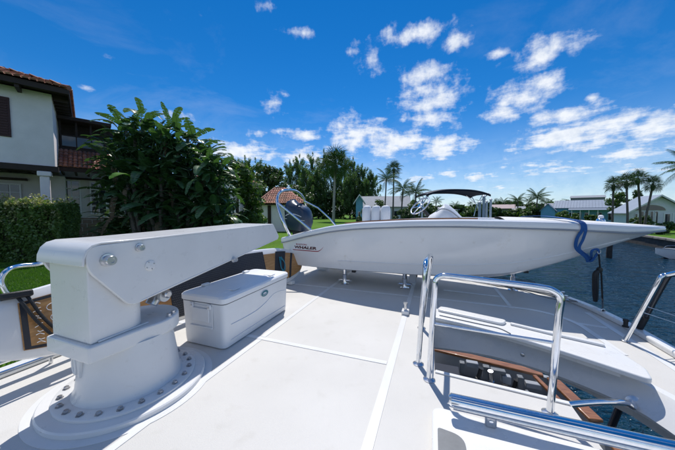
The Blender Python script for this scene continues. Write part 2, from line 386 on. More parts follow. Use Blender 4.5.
def npmesh(name, verts, quads, m, parent=None, mats=None, midx=None, smooth=False, root=None):
    verts = np.asarray(verts, dtype=np.float64); quads = np.asarray(quads, dtype=np.int32)
    rt = root or parent
    if rt is not None:
        T = np.array(INV[rt.name]); verts = verts @ T[:3, :3].T + T[:3, 3]
    me = bpy.data.meshes.new(name); k = quads.shape[1]
    me.vertices.add(len(verts)); me.vertices.foreach_set('co', verts.astype(np.float32).ravel())
    me.loops.add(quads.size); me.loops.foreach_set('vertex_index', quads.ravel())
    me.polygons.add(len(quads)); me.polygons.foreach_set('loop_start', np.arange(len(quads), dtype=np.int32) * k)
    me.polygons.foreach_set('loop_total', np.full(len(quads), k, dtype=np.int32))
    if smooth: me.polygons.foreach_set('use_smooth', np.ones(len(quads), dtype=bool))
    me.update(calc_edges=True)
    o = bpy.data.objects.new(name, me); COL.objects.link(o); me.materials.append(M[m])
    if parent: o.parent = parent
    if rt is not None: INV[o.name] = INV[rt.name]
    return o

# ------------------------------------------------------------ the setting: water, land
WZ = -2.6; LZ = -.8; RZ = -1.55
o = MB().add([(-900, -300, WZ), (900, -300, WZ), (900, 1500, WZ), (-900, 1500, WZ)], [(0, 1, 2, 3)]).build('canal_water', 'water', kind='structure', smooth=False)
pl = [V(-3.95, -70), V(-3.95, 165), Vector((-20, 330, 0)), Vector((-700, 330, 0)), Vector((-700, -70, 0))]
pl = [V(-3.95, -70), V(-3.95, 165), Vector((-700, 165, 0)), Vector((-700, -70, 0))]
lawn = MB().prism(pl, WZ - .5, LZ).build('lawn', 'lawn', kind='structure', smooth=False)
wl = MB().vbox(-3.95, -3.70, -70, 165, WZ - .5, LZ + .06).build('seawall_cap', 'stone', lawn, smooth=False)
sx = lambda p: Vector((p[0], p[1], 0))
rb = [(12, -20), (20, 0), (29.7, 17.7), (34.3, 26.7), (38.9, 36.1), (42.5, 44), (58, 62), (60, 77), (30, 81), (20, 84), (20, 158), (-700, 158), (-700, 400), (900, 400), (900, -20)]
land = MB().prism([sx(p) for p in rb], WZ - .5, RZ).build('far_lawn', 'lawn', kind='structure', smooth=False)
# seawall face and cap on the opposite bank, laid as separate cap stones
k = 0
for i in range(0, 6):
    a, b = sx(rb[i]), sx(rb[i + 1]); d = (b - a); n = max(1, int(d.length / 2.0)); dd = d.normalized(); nn_ = Vector((-dd.y, dd.x, 0))
    MB().box((a + b) / 2 + nn_ * .06 + Vector((0, 0, (WZ + RZ) / 2 - .25)), (d.length, .14, RZ - WZ + .4), dd, nn_).build('seawall_face', 'stoned', land, smooth=False)
    for j in range(n):
        q0 = a + d * (j / n); q1 = a + d * ((j + 1) / n); c = (q0 + q1) / 2 + nn_ * .02
        MB().box(c + Vector((0, 0, RZ + .03 + random.uniform(-.03, .04))), ((q1 - q0).length - .06, .55 + random.uniform(-.05, .08), .22), dd, nn_).build('cap_stone', 'stone', land, bevel=.03, smooth=False)
# grass blades on the near strip of lawn
def grass(name, reg, n, label):
    P = rng.random((n, 2)) * [reg[1] - reg[0], reg[3] - reg[2]] + [reg[0], reg[2]]
    s_ = P[:, 0] * math.cos(A) - P[:, 1] * math.sin(A); P = P[s_ < -4.0]; n = len(P)
    h = rng.uniform(.025, .07, n); w = rng.uniform(.006, .013, n); an = rng.uniform(0, 6.283, n); le = rng.normal(0, .02, (n, 2))
    v = np.zeros((n, 3, 3)); v[:, 0, 0] = P[:, 0] - np.cos(an) * w; v[:, 0, 1] = P[:, 1] - np.sin(an) * w; v[:, 1, 0] = P[:, 0] + np.cos(an) * w; v[:, 1, 1] = P[:, 1] + np.sin(an) * w
    v[:, :2, 2] = LZ; v[:, 2, :2] = P + le; v[:, 2, 2] = LZ + h
    o = npmesh(name, v.reshape(-1, 3), np.arange(n * 3).reshape(-1, 3), 'grassblade'); tag(o, label, 'grass', None, 'stuff')
grass('grass', (-13.5, -4, 3, 10.5), 150000, 'short mown green grass between the yacht and the clipped hedge')

# ------------------------------------------------------------ the yacht's boat deck
out = [(-3.25, -3), (.90, -3), (.90, 2.15), (.04, 2.22), (.04, 3.30), (.4, 3.28), (.72, 3.21), (1.07, 3.05), (1.32, 2.85), (1.50, 2.63), (1.62, 2.35), (1.72, 1.9), (1.8, 1.3), (1.82, -3),
       (2.14, -3), (2.14, 3.5), (2.12, 3.95), (2.02, 4.5), (1.76, 4.98), (1.1, 5.38), (.2, 5.76), (-.8, 6.05), (-1.8, 6.16), (-3.25, 6.2)]
deck = MB().prism([V(*p) for p in out], -.30, 0).build('boat_deck', 'nonskid', kind='structure', smooth=False)
def dstrip(a, b, w=.048, z=.004, name='deck_strip'):
    a = V(*a); b = V(*b); d = (b - a).normalized(); n = Vector((-d.y, d.x, 0)) * w / 2
    MB().prism([a - n, b - n, b + n, a + n], 0.0006, z).build(name, 'strip', deck, smooth=False)
dstrip((-.34, -3), (-.285, 6.0), .06)
dstrip((-1.63, -.2), (-1.63, 2.16)); dstrip((-1.63, 2.22), (-1.63, 4.07)); dstrip((-1.63, 4.13), (-1.63, 6.0))
dstrip((-3.0, 2.19), (-.345, 2.19), .05, .0042); dstrip((-3.0, 4.1), (-.325, 4.1), .05, .0042); dstrip((-.25, 4.1), (.16, 4.1), .05, .0042)
dstrip((-3.0, .2), (-.36, .2), .05, .0042)
ribbon([V(.88, 2.205), V(.88, -3)], .035, .0006, .012, 'opening_lip', 'gel', deck) if 0 else None
dstrip((1.03, 3.66), (1.03, 4.08)); dstrip((1.03, 4.15), (1.03, 5.2)); dstrip((.2, 4.62), (1.0, 4.55)); 
dstrip((1.92, 2.2), (1.90, 4.2), .06); dstrip((1.62, 3.75), (1.87, 3.72), .05)
# rounded border strip round the hatch platform
ring = roundpoly([V(.08, 3.42), V(.08, 4.12), V(1.35, 4.08), V(1.62, 3.8), V(1.66, 3.05)], [0, .08, .25, .25, 0], 6)
def ribbon(pts, w, z0, z1, name, m, parent, **kw):
    rows = []
    for i, p in enumerate(pts):
        d = (pts[min(i + 1, len(pts) - 1)] - pts[max(i - 1, 0)]); d.z = 0; d.normalize(); n = Vector((-d.y, d.x, 0)) * w / 2
        rows.append([Vector((p.x + n.x, p.y + n.y, z0)), Vector((p.x + n.x, p.y + n.y, z1)), Vector((p.x - n.x, p.y - n.y, z1)), Vector((p.x - n.x, p.y - n.y, z0))])
    mb = MB(); mb.grid(rows, closeu=True); mb.f += [(0, 1, 2, 3), tuple(len(mb.v) - 4 + i for i in (3, 2, 1, 0))]
    return mb.build(name, m, parent, smooth=False, **kw)
ribbon(ring, .06, .0006, .0046, 'platform_border', 'strip', deck)
# toe rails
tr = [V(2.09, -3), V(2.09, 1.5), V(2.09, 3.5), V(2.07, 3.95), V(1.97, 4.48), V(1.72, 4.94), V(1.08, 5.33), V(.2, 5.70), V(-.8, 6.0), V(-1.8, 6.1), V(-3.2, 6.14)]
ribbon(catmull(tr, 4), .10, .0005, .055, 'toe_rail', 'gel', deck, bevel=.015)
ribbon([V(-3.19, -3), V(-3.19, 1), V(-3.19, 3), V(-3.19, 6.08)], .12, .0005, .05, 'toe_rail', 'gel', deck, bevel=.015)
# the moulded lip round the edge of the opening (near side)
lip = [V(.0, 2.16), V(.95, 1.955)]
ribbon([V(.045, 2.20), V(.895, 2.13)], .035, .0006, .012, 'opening_lip', 'gel', deck, bevel=.004)
# face of the beam on the far side of the opening
bm_ = [V(.04, 3.30), V(.4, 3.28), V(.72, 3.21), V(1.07, 3.05), V(1.32, 2.85), V(1.50, 2.63), V(1.62, 2.35), V(1.72, 1.9), V(1.8, 1.3), V(1.82, 0)]
rows = []
bs = catmull(bm_, 5)
for i, p in enumerate(bs):
    d = (bs[min(i + 1, len(bs) - 1)] - bs[max(i - 1, 0)]).normalized(); n = Vector((d.y, -d.x, 0)); dp = .33 - .13 * min(1, i / 28)
    rows.append([p + n * -.05 + Vector((0, 0, .0065)), p + n * .01 + Vector((0, 0, .0065)), p + n * .035 + Vector((0, 0, -.02)), p + n * .13 + Vector((0, 0, -dp + .05)), p + n * .11 + Vector((0, 0, -dp + .02)), p + n * -.2 + Vector((0, 0, -dp))])
MB().grid(rows).build('beam_face', 'gel', deck)
MB().vbox(-.02, .035, 2.225, 3.3, -.40, -.002).build('opening_side', 'gel', deck, smooth=False)
# sliding hatch lid resting over the beam
lid = thing('hatch_lid', 'white moulded sliding hatch lid lying beyond the stairwell opening', 'hatch lid', V(.8, 3.0, .01), -A)
lp = roundpoly([V(.02, 3.12), V(.55, 2.98), V(1.05, 2.74), V(1.50, 2.45), V(1.56, 2.62), V(1.52, 3.02), V(.9, 3.22), V(.06, 3.46)], [.05, .3, .3, .05, .03, .1, .4, .06], 5)
MB().prism(lp, .062, .105).build('lid_panel', 'gel', lid, bevel=.012, seg=3)
li = [V(.10, 3.20), V(.55, 3.06), V(1.0, 2.85), V(1.40, 2.60), V(1.43, 2.98), V(.9, 3.15), V(.12, 3.40)]
MB().prism(li, .012, .0615).build('lid_core', 'gel', lid, smooth=False)
MB().prism(roundpoly([V(.07, 3.30), V(.72, 3.10), V(.78, 3.22), V(.12, 3.43)], .05, 5), .1055, .135).build('raised_edge', 'gel', lid, bevel=.012, seg=3)
ribbon([V(.80, 3.17), V(1.1, 3.05), V(1.46, 2.93)], .045, .1055, .128, 'lid_coaming', 'gel', lid, bevel=.008)
MB().tube([V(.10, 3.17, .1085), V(.5, 3.06, .1085), V(.66, 3.02, .1085), V(.74, 2.92, .1085)], .006, 6, 4).build('groove_shade', 'gap', lid)  # dark tube on the lid, painting the shade of a finger groove
MB().lathe([(.02, 0), (.02, .012), (.012, .016)], V(.86, 2.965, -.10), (V(0, 0) - V(.45, 1, 0)), 14).build('latch', 'steelr', lid)
MB().prism(roundpoly([V(.10, 3.62), V(.10, 4.0), V(1.30, 3.95), V(1.50, 3.75), V(1.50, 3.2), V(.9, 3.38), V(.4, 3.52)], [.06, .06, .2, .2, .1, .3, .3], 5), .0008, .035).build('hatch_platform', 'nonskid', deck, bevel=.012, label='raised low platform beyond the hatch lid')
# panel moulded into the near deck, under the grab rail
np_ = roundpoly([V(.02, 1.74), V(1.6, 1.69), V(1.6, .2), V(.02, .2)], [.07, .02, .02, .05], 6)
pnl = thing('locker_lid', 'white raised locker lid in the deck under the thick grab rail', 'locker lid', V(.5, 1.2, 0), -A)
MB().prism([V(.905, .2), V(1.62, .2), V(1.62, 1.50), V(.905, 1.60)], -.2, -.002).build('wing_support', 'gel', deck, smooth=False)
MB().prism(np_, .004, .05).build('panel', 'gel', pnl, bevel=.014, seg=3)
MB().prism(roundpoly([V(.05, 1.56), V(.19, 1.54), V(.19, 1.25), V(.05, 1.25)], [.02, .07, .02, .02], 6), .0505, .054).build('recess_shade', 'greyd', pnl)  # flat dark sheet standing for the shade inside a rounded recess
# the body of the yacht below
hull = thing('yacht_hull', 'white hull and superstructure of the yacht beneath the boat deck', 'hull', V(0, 0, WZ), -A)
MB().vbox(-3.1, -.03, -3, 5.9, -3.0, -.302).build('cabin_side', 'gel', hull, smooth=False)
CZ = -1.9
cA, cB, cC, cD_ = V(-.02, 6.45), V(2.22, 6.1), V(2.46, 4.9), V(2.5, -3)
MB().prism([V(-.028, -3), cD_, cC, cB, cA], -2.75, -2.35).build('lower_deck', 'greyd', hull, smooth=False)  # dark grey floor colour stands in for shade on the lower deck
def bulw(a, b, w, z0, z1, nm, m, **k):
    d = (b - a).normalized(); n = Vector((-d.y, d.x, 0)) * w / 2
    return MB().prism([a - n, b - n, b + n, a + n], z0, z1).build(nm, m, hull, **k)
for a, b in ((cA, cB), (cB, cC), (cC, cD_)):
    bulw(a, b, .10, -2.349, CZ - .056, 'bulwark', 'grey', smooth=False)
    bulw(a + (b - a).normalized() * .10, b - (b - a).normalized() * .10, .20, CZ - .055, CZ, 'cap_rail', 'teak', bevel=.015)
for i, (px, py, w_, h_, m_) in enumerate(((462, 367, .10, .22, 'greyd'), (472, 364, .22, .10, 'grey'), (486, 372, .12, .26, 'greyd'), (498, 371, .26, .07, 'greyd'), (506, 379, .16, .16, 'grey'), (520, 382, .10, .24, 'greyd'), (533, 385, .26, .10, 'grey'))):
    MB().box(D(px, py, 5.25 - .06 * i), (w_, .12, h_), V(1, 0), V(0, 1)).build('rail_fitting', m_, hull, bevel=.015)
for i, (px, py) in enumerate(((478, 372), (492, 375), (513, 384))):
    q_ = D(px, py, 5.0); MB().lathe([(.035, 0), (.05, .02), (.035, .03), (.035, .22), (.05, .24)], q_ - Vector((0, 0, .14)), (.2 * (-1) ** i, -.1, 1), 14).build('rod_holder', 'steelr' if i % 2 else 'dark', hull)
bulw(V(1.85, 5.7), V(2.15, 4.4), .07, -1.80, -1.74, 'teak_grab', 'teak', bevel=.015)
bulw(V(1.7, 5.6), V(2.0, 4.2), .05, -2.05, -2.0, 'dark_rub_strake', 'greyd', bevel=.01)
MB().vbox(.0, .6, 5.6, 5.95, -2.34, -1.99).build('navy_cushion', 'navy', hull, bevel=.03)
MB().vbox(.66, 1.15, 5.4, 5.8, -2.34, -2.12).build('bait_station', 'greyd', hull, bevel=.03)
MB().vbox(1.2, 1.75, 5.2, 5.6, -2.34, -2.16).build('deck_box', 'grey', hull, bevel=.03)
MB().vbox(.72, .98, 5.45, 5.7, -2.119, -2.09).build('deck_hatch', 'grey', hull, bevel=.01)
for i, (s_, t_) in enumerate(((.75, 5.3), (1.0, 5.25), (1.35, 5.65), (1.65, 5.1), (1.1, 5.1))):
    MB().lathe([(.05, 0), (.06, .02), (.04, .03), (.04, .26), (.05, .27), (.05, .30)], V(s_, t_, -2.34), (0.15, 0.1, 1), 14).build('rod_holder', 'steelr' if i % 2 else 'dark', hull)
MB().tube([V(.8, 5.3, -2.30), V(1.0, 5.5, -2.1), V(1.2, 5.45, -2.12), V(1.4, 5.2, -2.3)], .02, 8, 5).build('deck_handle', 'steelr', hull)
coil = thing('rope_coil', 'blue and white rope coiled on the lower deck below the opening', 'rope', V(1.85, 5.35, -2.34))
for i in range(4):
    c = V(1.85, 5.35, -2.33 + i * .025)
    MB().tube([c + Vector((math.cos(a) * (.15 - .012 * i), math.sin(a) * (.15 - .015 * i), .008 * math.sin(3 * a + i))) for a in np.linspace(0, 2 * math.pi, 14)[:-1]], .014, 6, 2, True).build('rope_turn', 'blue' if i % 2 else 'vinyl', coil)
pole = thing('boarding_pole', 'black pole hanging down outside the hull beneath the curved beam', 'pole', V(1.98, 3.0, -2))
MB().tube([D(627, 392, 2.8), D(607, 440, 3.0)], .028, 10).build('shaft', 'blacksteel', pole)
MB().tube([D(622, 391, 2.8) + Vector((-.0, 0, 0)), D(602, 440, 3.0)], .007, 8).build('edge_strip', 'steel', pole)

# ------------------------------------------------------------ stainless rails
def fl(mb, p, r=.036, h=.012, ax=(0, 0, 1)): return mb.lathe([(r, 0), (r, h * .5), (r * .75, h), (r * .55, h * 1.6)], p, ax, 20)
g1 = thing('grab_rail_hoop', 'tall stainless hoop rail with midbar across the stairwell opening', 'handrail', V(.37, 2.04))
r0 = .021
b0 = V(.0, 2.08); b1 = V(.735, 1.985)
t0 = D(435, 276, 1.93); t1 = D(561, 291, 1.62)
MB().tube([b0, b0.lerp(t0, .5), t0 + Vector((0, 0, -.09)), t0 + Vector((.005, 0, -.03)), t0.lerp(t1, .06) + Vector((0, 0, .005)), t0.lerp(t1, .16) + Vector((0, 0, .012)), t0.lerp(t1, .5) + Vector((0, 0, .01)), t0.lerp(t1, .84) + Vector((0, 0, .008)), t0.lerp(t1, .95) + Vector((0, 0, -.005)), t1 + Vector((0, 0, -.05)), t1.lerp(b1, .2), t1.lerp(b1, .6), b1], r0, 16, 6).build('hoop_tube', 'steel', g1)
ma, mb_ = b0.lerp(t0, .55), b1.lerp(t1, .58)
MB().tube([ma, mb_], .011, 12).build('midbar', 'steel', g1)
fl(MB(), b0, .045).build('foot', 'steelr', g1); fl(MB(), b1, .045).build('foot', 'steelr', g1)
g2 = thing('grab_rail_hoop', 'narrow stainless hoop rail seen end on at the left of the opening', 'handrail', V(-.06, 2.6))
c0 = V(-.09, 2.27); c1 = V(-.09, 3.0); e0 = D(425, 266, 2.16); e1 = D(431, 255, 2.75)
MB().tube([c0, c0.lerp(e0, .5), e0 + Vector((0, 0, -.07)), e0.lerp(e1, .08) + Vector((0, 0, .015)), e0.lerp(e1, .3) + Vector((0, 0, .03)), e0.lerp(e1, .75) + Vector((0, 0, .02)), e1 + Vector((0, 0, -.05)), e1.lerp(c1, .5), c1], r0, 16, 6).build('hoop_tube', 'steel', g2)
MB().tube([c0.lerp(e0, .55), c1.lerp(e1, .55)], .011, 12).build('midbar', 'steel', g2)
fl(MB(), c0, .045).build('foot', 'steelr', g2); fl(MB(), c1, .045).build('foot', 'steelr', g2)
g3 = thing('grab_rail', 'thick low stainless grab rail in the near right corner', 'handrail', V(.9, 1.72, .05))
q0 = G(451, 399.5, .155); q1 = G(675, 449, .155); qd = (q1 - q0)
MB().tube([q0 - qd.normalized() * .012, q0, q0 + qd * .3, q1, q0 + qd * 1.5], [.026, .036, .036, .036, .036], 20).build('rail_tube', 'steel', g3)
MB().tube([q0 + Vector((.01, -.012, -.034)), q0 + qd * 1.5 + Vector((0, -.012, -.034))], .019, 12).build('lower_rail', 'steelr', g3)
for u_ in (.215, 1.1):
    p = q0 + qd * u_; pz = Vector((p.x, p.y, .05))
    MB().prism(roundpoly([pz + V(-.03, -.02), pz + V(.03, -.02), pz + V(.03, .02), pz + V(-.03, .02)], .015, 3), .0505, .128, roundpoly([pz + V(-.034, -.02), pz + V(.034, -.02), pz + V(.034, .02), pz + V(-.034, .02)], .015, 3)).build('bracket', 'steelr', g3, bevel=.004)
    MB().lathe([(.012, 0), (.012, .004), (.006, .006)], pz + V(0, -.021, .035), -(V(0, 1, 0)), 12).build('screw', 'steel', g3)
# grab tube from the near deck to the face of the beam
g4 = thing('grab_tube', 'curved stainless handle tube fixed to the white beam above the water', 'handle', V(1.3, 2.2))
h0 = D(566, 405, 1.72); h1 = V(1.455, 2.515, -.135)
MB().tube([h0 + Vector((-.10, -.03, .0)), h0, h0.lerp(h1, .4) + Vector((0, 0, .02)), h0.lerp(h1, .8) + Vector((0, 0, .02)), h1 + Vector((-.06, -.03, .01)), h1 + Vector((.03, .06, .0))], .021, 14, 5).build('handle_tube', 'steel', g4)
MB().lathe([(.055, 0), (.055, .008), (.035, .014)], h1 + Vector((.0, .01, .0)), Vector((-.72, -.6, .28)), 24).build('flange', 'steelr', g4)
# braced rail end at the right
g5 = thing('rail_brace', 'leaning dark and bright stainless rail brace at the right deck edge', 'rail', V(1.9, 3.4))
k0 = G(625, 341, .005); k1 = D(660, 279, 2.28); k3 = D(700, 268, 2.1)
MB().tube([k0, k0.lerp(k1, .5), k0.lerp(k1, .93), k1 + Vector((.012, 0, .022)), k1 + Vector((.06, -.005, .04)), k3], .019, 14, 5).build('bright_tube', 'steel', g5)
l0 = G(638, 331, .02); l1 = D(668, 276, 2.33)
MB().tube([l0, l0.lerp(l1, .5), l0.lerp(l1, .94), l1 + Vector((.02, 0, .01)), l1 + Vector((.07, -.01, .02)), k3 + Vector((.02, .05, -.01))], .021, 14, 5).build('dark_tube', 'blacksteel', g5)
MB().tube([l0.lerp(l1, .30), l0], .027, 10).build('lower_sleeve', 'dark', g5)
m0 = k0.lerp(k1, .5)
for dz, dx in ((0, 0), (.06, .02)):
    MB().tube([m0 + Vector((dx, 0, dz)), m0 + Vector((.5 + dx, -.02, dz - .16)), m0 + Vector((1.3, -.05, dz - .36))], .0045, 6, 3).build('lifeline', 'steelr', g5)
fl(MB(), k0, .030).build('foot', 'steelr', g5)
bl = thing('deck_post', 'small black capped post on the outer deck edge', 'post', G(625.5, 326, .05))
p = G(625.5, 327, .055)
MB().lathe([(.028, 0), (.028, .012), (.019, .016), (.019, .06), (.024, .063), (.024, .082), (.018, .088)], p, (0, 0, 1), 18).build('post_body', 'dark', bl)
for (px, py) in ((566, 300), (563, 296)):
    p = G(px, py, .06)
    MB().lathe([(.03, 0), (.03, .01), (.014, .014), (.014, .05), (.022, .055), (.022, .065)], p, (0, 0, 1), 14).build('deck_fitting', 'steelr', label=None, cat='fitting').__setitem__('label', 'small stainless fitting on the sunlit outer deck edge, the %s one' % ('nearer' if px == 566 else 'farther'))
# wires lying on the far toe rail
wr = thing('lashing_wires', 'thin grey wires lying in loops along the sunlit outer deck edge', 'wires', V(1.0, 5.3))
for i in range(3):
    pts = [V(.5 + .28 * k, 5.46 - .17 * k - .09 * i + .07 * math.sin(k * 1.7 + i * 2), .05 + .018 * (k % 2)) for k in range(6)]
    MB().tube(pts, .006, 5, 4).build('wire', 'greyd', wr)

# ------------------------------------------------------------ davit crane
CS, CT = -2.109, 1.258; near_s = CS + .2285
dv = thing('davit_crane', 'white hydraulic davit crane on a round bolted base with its long arm level', 'crane', V(CS, CT))
c = V(CS, CT)
MB().lathe([(.545, 0.0005), (.545, .0035), (.0, .0036)], c, (0, 0, 1), 96).build('base_pad', 'strip', dv)
MB().lathe([(.490, .004), (.490, .030), (.482, .038), (.43, .040), (0, .040)], c, (0, 0, 1), 96).build('base_ring', 'paint', dv)
MB().lathe([(.418, .0405), (.418, .054), (.41, .059), (.3, .060), (0, .060)], c, (0, 0, 1), 96).build('bolt_plate', 'paint', dv)
for i in range(22):
    a = 2 * math.pi * (i + .3) / 22; p = c + Vector((math.cos(a) * .378, math.sin(a) * .378, .0595))
    MB().lathe([(.021, 0), (.021, .004), (.0145, .0045), (.0145, .016), (.011, .019), (.0, .019)], p, (0, 0, 1), 6).build('bolt', 'boltm', dv, smooth=False)
MB().lathe([(.328, .0605), (.318, .072), (.306, .11), (.296, .20), (.276, .34), (.268, .41)], c, (0, 0, 1), 96).build('column', 'paint', dv)
# collar: rounded to the arm side, square under the housing
rr = .266
pts = [V(CS + rr * math.cos(a), CT + .06 + rr * math.sin(a)) for a in np.linspace(-.35, math.pi + .35, 26)]
pts = pts + [V(CS - .225, CT - .36), V(CS + .225, CT - .36)]
MB().prism(pts, .395, .50).build('collar', 'paint', dv, bevel=.012, seg=3)
for da in (.35, .62):
    p = V(CS + .235 * math.cos(da), CT + .06 + .235 * math.sin(da), .5005)
    MB().lathe([(.022, 0), (.022, .005), (.015, .006), (.015, .02), (.01, .023)], p, (0, 0, 1), 6).build('bolt', 'steelr', dv, smooth=False)
MB().prism(roundpoly([V(CS - .205, CT - .335), V(CS + .198, CT - .335), V(CS + .198, CT + .0), V(CS - .205, CT + .0)], [.012, .012, .12, .12], 6), .5005, 1.045).build('housing', 'paint', dv, bevel=.012, seg=3)
MB().vbox(CS - .12, CS + .12, CT + .14, CT + .30, .74, .95).build('cylinder_lug', 'paint', dv, bevel=.02)
MB().tube([V(CS + .205, CT - .30, .507), V(CS + .2, CT - .1, .507), V(CS + .2, CT + .0, .507)], .006, 6).build('weld_bead', 'paint', dv)
MB().tube([V(near_s, 1.2, .69), V(near_s, 1.5, .742), V(near_s, 2.85, .945)], .004, 6).build('weld_bead', 'paint', dv)
MB().tube([V(CS, CT + .16, .56), V(CS, CT + .34, .80)], .045, 14).build('ram', 'steelr', dv)
# arm: two side plates, a top plate rolled over the near end, an underside
def armz(t): return 1.105 + (t - .9) * .021
prof = [(.905, 1.0), (.905, 1.06), (.93, 1.095), (.99, armz(.99)), (2.80, armz(2.8)), (2.87, 1.09), (2.84, .855), (1.22, .672), (1.12, .675), (1.07, .70), (.91, .93)]
def plate(s0, s1, name, P, bev=.006):
    o = MB(); n = len(P); o.add([V(s0, a, b) for a, b in P] + [V(s1, a, b) for a, b in P], [tuple(reversed(range(n))), tuple(range(n, 2 * n))] + [(i, (i + 1) % n, n + (i + 1) % n, n + i) for i in range(n)])
    return o.build(name, 'paint', dv, bevel=bev, seg=2)
near = CS + .23; far = CS - .25
Pr = roundpoly([Vector((a, b)) for a, b in [(.905, 1.10), (2.80, armz(2.8)), (2.925, .985), (2.90, .945), (1.13, .668), (.905, .96)]], [.09, .008, .02, .02, .06, .06], 6)
Pr = [(p.x, p.y) for p in Pr]
plate(near - .022, near, 'side_plate', Pr); plate(far, far + .022, 'side_plate', Pr)
ip = roundpoly([Vector((a, b)) for a, b in [(1.30, 1.09), (2.78, armz(2.78) - .01), (2.89, .99), (2.86, .955), (1.33, .71)]], .02, 3)
plate(far + .0225, near - .0225, 'arm_core', [(p.x, p.y) for p in ip])
# rolled top plate
tp = [(.885, .985), (.889, 1.03), (.905, 1.075), (.935, 1.105), (.98, 1.118), (1.2, armz(1.2) + .006), (2.79, armz(2.79) + .006)]
rows = []
for (a, b), (a2, b2) in zip(tp, [(.897, .985), (.901, 1.028), (.914, 1.066), (.94, 1.094), (.98, 1.105), (1.2, armz(1.2) - .005), (2.79, armz(2.79) - .005)]):
    rows.append([V(far - .004, a, b), V(near + .002, a, b), V(near + .002, a2, b2), V(far - .004, a2, b2)])
mb = MB().grid(rows, closeu=True); mb.f += [(0, 1, 2, 3), tuple(len(mb.v) - 4 + i for i in (3, 2, 1, 0))]
mb.build('top_plate', 'paint', dv, bevel=.004)
def SP(px, py, s=near):      # point of the near plate behind a pixel
    r = ray(px, py); n = V(1, 0); k = (s - Vector((0, 0, 0)).dot(n)) / r.dot(n); return Vector((0, 0, EYE)) + r * k
nv = V(1, 0)
for px, py, ra, h, nm in ((107, 260, .030, .05, 'pivot_pin'), (139, 247.5, .021, .035, 'pivot_pin'), (233.5, 259.5, .022, .04, 'pivot_pin')):
    MB().lathe([(ra * 1.35, .0003), (ra * 1.3, .008), (ra, .009), (ra, h - .004), (ra * .9, h), (ra * .5, h), (ra * .45, h - .004), (0, h - .004)], SP(px, py), nv, 28).build(nm, 'steelr', dv)
pc = SP(150, 265.5)
MB().lathe([(.036, .0003), (.036, .005), (.034, .006), (0, .006)], pc, nv, 32).build('cover_disc', 'gel', dv)
for i in range(4):
    a = i * math.pi / 2 + .4; q = pc + V(0, 1) * math.cos(a) * .027 + Vector((0, 0, math.sin(a) * .027)) + nv * .006
    MB().lathe([(.0045, 0), (.0045, .002), (0, .002)], q, nv, 8).build('screw', 'steelr', dv)
q = V(near - .06, 1.63, .70)
MB().lathe([(.03, -.02), (.03, .02), (.02, .03), (.012, .03)], D(166.5, 294, 2.02), nv, 20).build('sheave', 'steelr', dv)
MB().lathe([(.045, -.03), (.045, .0)], D(165.5, 296, 2.03), nv, 20).build('sheave_boss', 'paint', dv)
# small bracket plate with an oval ring on the column
for z_, nm, mm, rr_ in ((0, 'fitting_ring', 'steelr', .045), (0, 'fitting_plate', 'paint', .06)): pass
fd = (Vector((-1.74, -.9, 0)) - Vector((-1.5, 0, 0))); 
cd = Vector((math.cos(R(238)), math.sin(R(238)), 0)); tang = Vector((-cd.y, cd.x, 0))
pb = c + cd * .285 + Vector((0, 0, .30))
MB().box(pb + cd * .0, (.11, .028, .15), tang, cd).build('hatch_plate', 'paint', dv, bevel=.01)
MB().tube([pb + tang * .0 + cd * .016 + Vector((0, 0, a_)) + tang * b_ for a_, b_ in ((.055, -.02), (.03, -.045), (-.02, -.05), (-.05, -.03), (-.055, .005), (-.02, .01), (.03, .0))], .009, 10, 4, True).build('oval_ring', 'gel', dv)

# ------------------------------------------------------------ cooler
cl = thing('cooler_chest', 'large white cooler chest with a blue oval badge and rope handles', 'cooler', V(-2.02, 2.43, 0), -A)

s0, s1, t0_, t1_ = -2.27, -1.79, 1.90, 2.96
def rr4(s0, s1, t0, t1, r, n=6): return roundpoly([V(s0, t0), V(s1, t0), V(s1, t1), V(s0, t1)], r, n)
rows = []
for z, e in ((.004, -.018), (.012, -.004), (.05, 0), (.25, .006), (.40, .012), (.402, .012)):
    rows.append([Vector((p.x, p.y, z)) for p in rr4(s0 - e, s1 + e, t0_ - e, t1_ + e, .055)])
mb = MB().grid(rows, closeu=True); n = len(rows[0]); mb.f += [tuple(reversed(range(n))), tuple(range(len(mb.v) - n, len(mb.v)))]
mb.build('body', 'cooler', cl)
MB().prism(rr4(s0 - .008, s1 + .008, t0_ - .008, t1_ + .008, .05), .4022, .412).build('gasket', 'gap', cl)
rows = []
for z, e in ((.4122, .018), (.416, .022), (.455, .022), (.470, .010), (.476, -.02), (.474, -.06), (.479, -.075), (.482, -.09)):
    rows.append([Vector((p.x, p.y, z)) for p in rr4(s0 - e, s1 + e, t0_ - e, t1_ + e, .06)])
mb = MB().grid(rows, closeu=True); n = len(rows[0]); mb.f += [tuple(reversed(range(n))), tuple(range(len(mb.v) - n, len(mb.v)))]
mb.build('lid', 'coolerlid', cl)
for tt in (2.12, 2.72):
    MB().vbox(-1.93, -1.83, tt - .05, tt + .05, .4785, .487).build('lid_boss', 'coolerlid', cl, bevel=.004)
    MB().vbox(-2.24, -2.19, tt - .04, tt + .04, .4785, .500).build('hinge', 'cooler', cl, bevel=.006)
MB().vbox(-1.785, -1.766, 2.38, 2.50, .425, .452).build('latch_tab', 'coolerlid', cl, bevel=.004)
# embossed wave line on the long face
pts = [V(-1.7825 + .0, t, z) for t, z in ((1.98, .205), (2.15, .20), (2.35, .205), (2.5, .235), (2.62, .275), (2.72, .285), (2.9, .26))]
MB().tube(pts, .004, 6, 4).build('emboss_line', 'cooler', cl)
MB().tube([V(-1.786, t, z) for t, z in ((1.98, .065), (2.4, .07), (2.9, .065))], .004, 6, 3).build('emboss_line', 'cooler', cl)
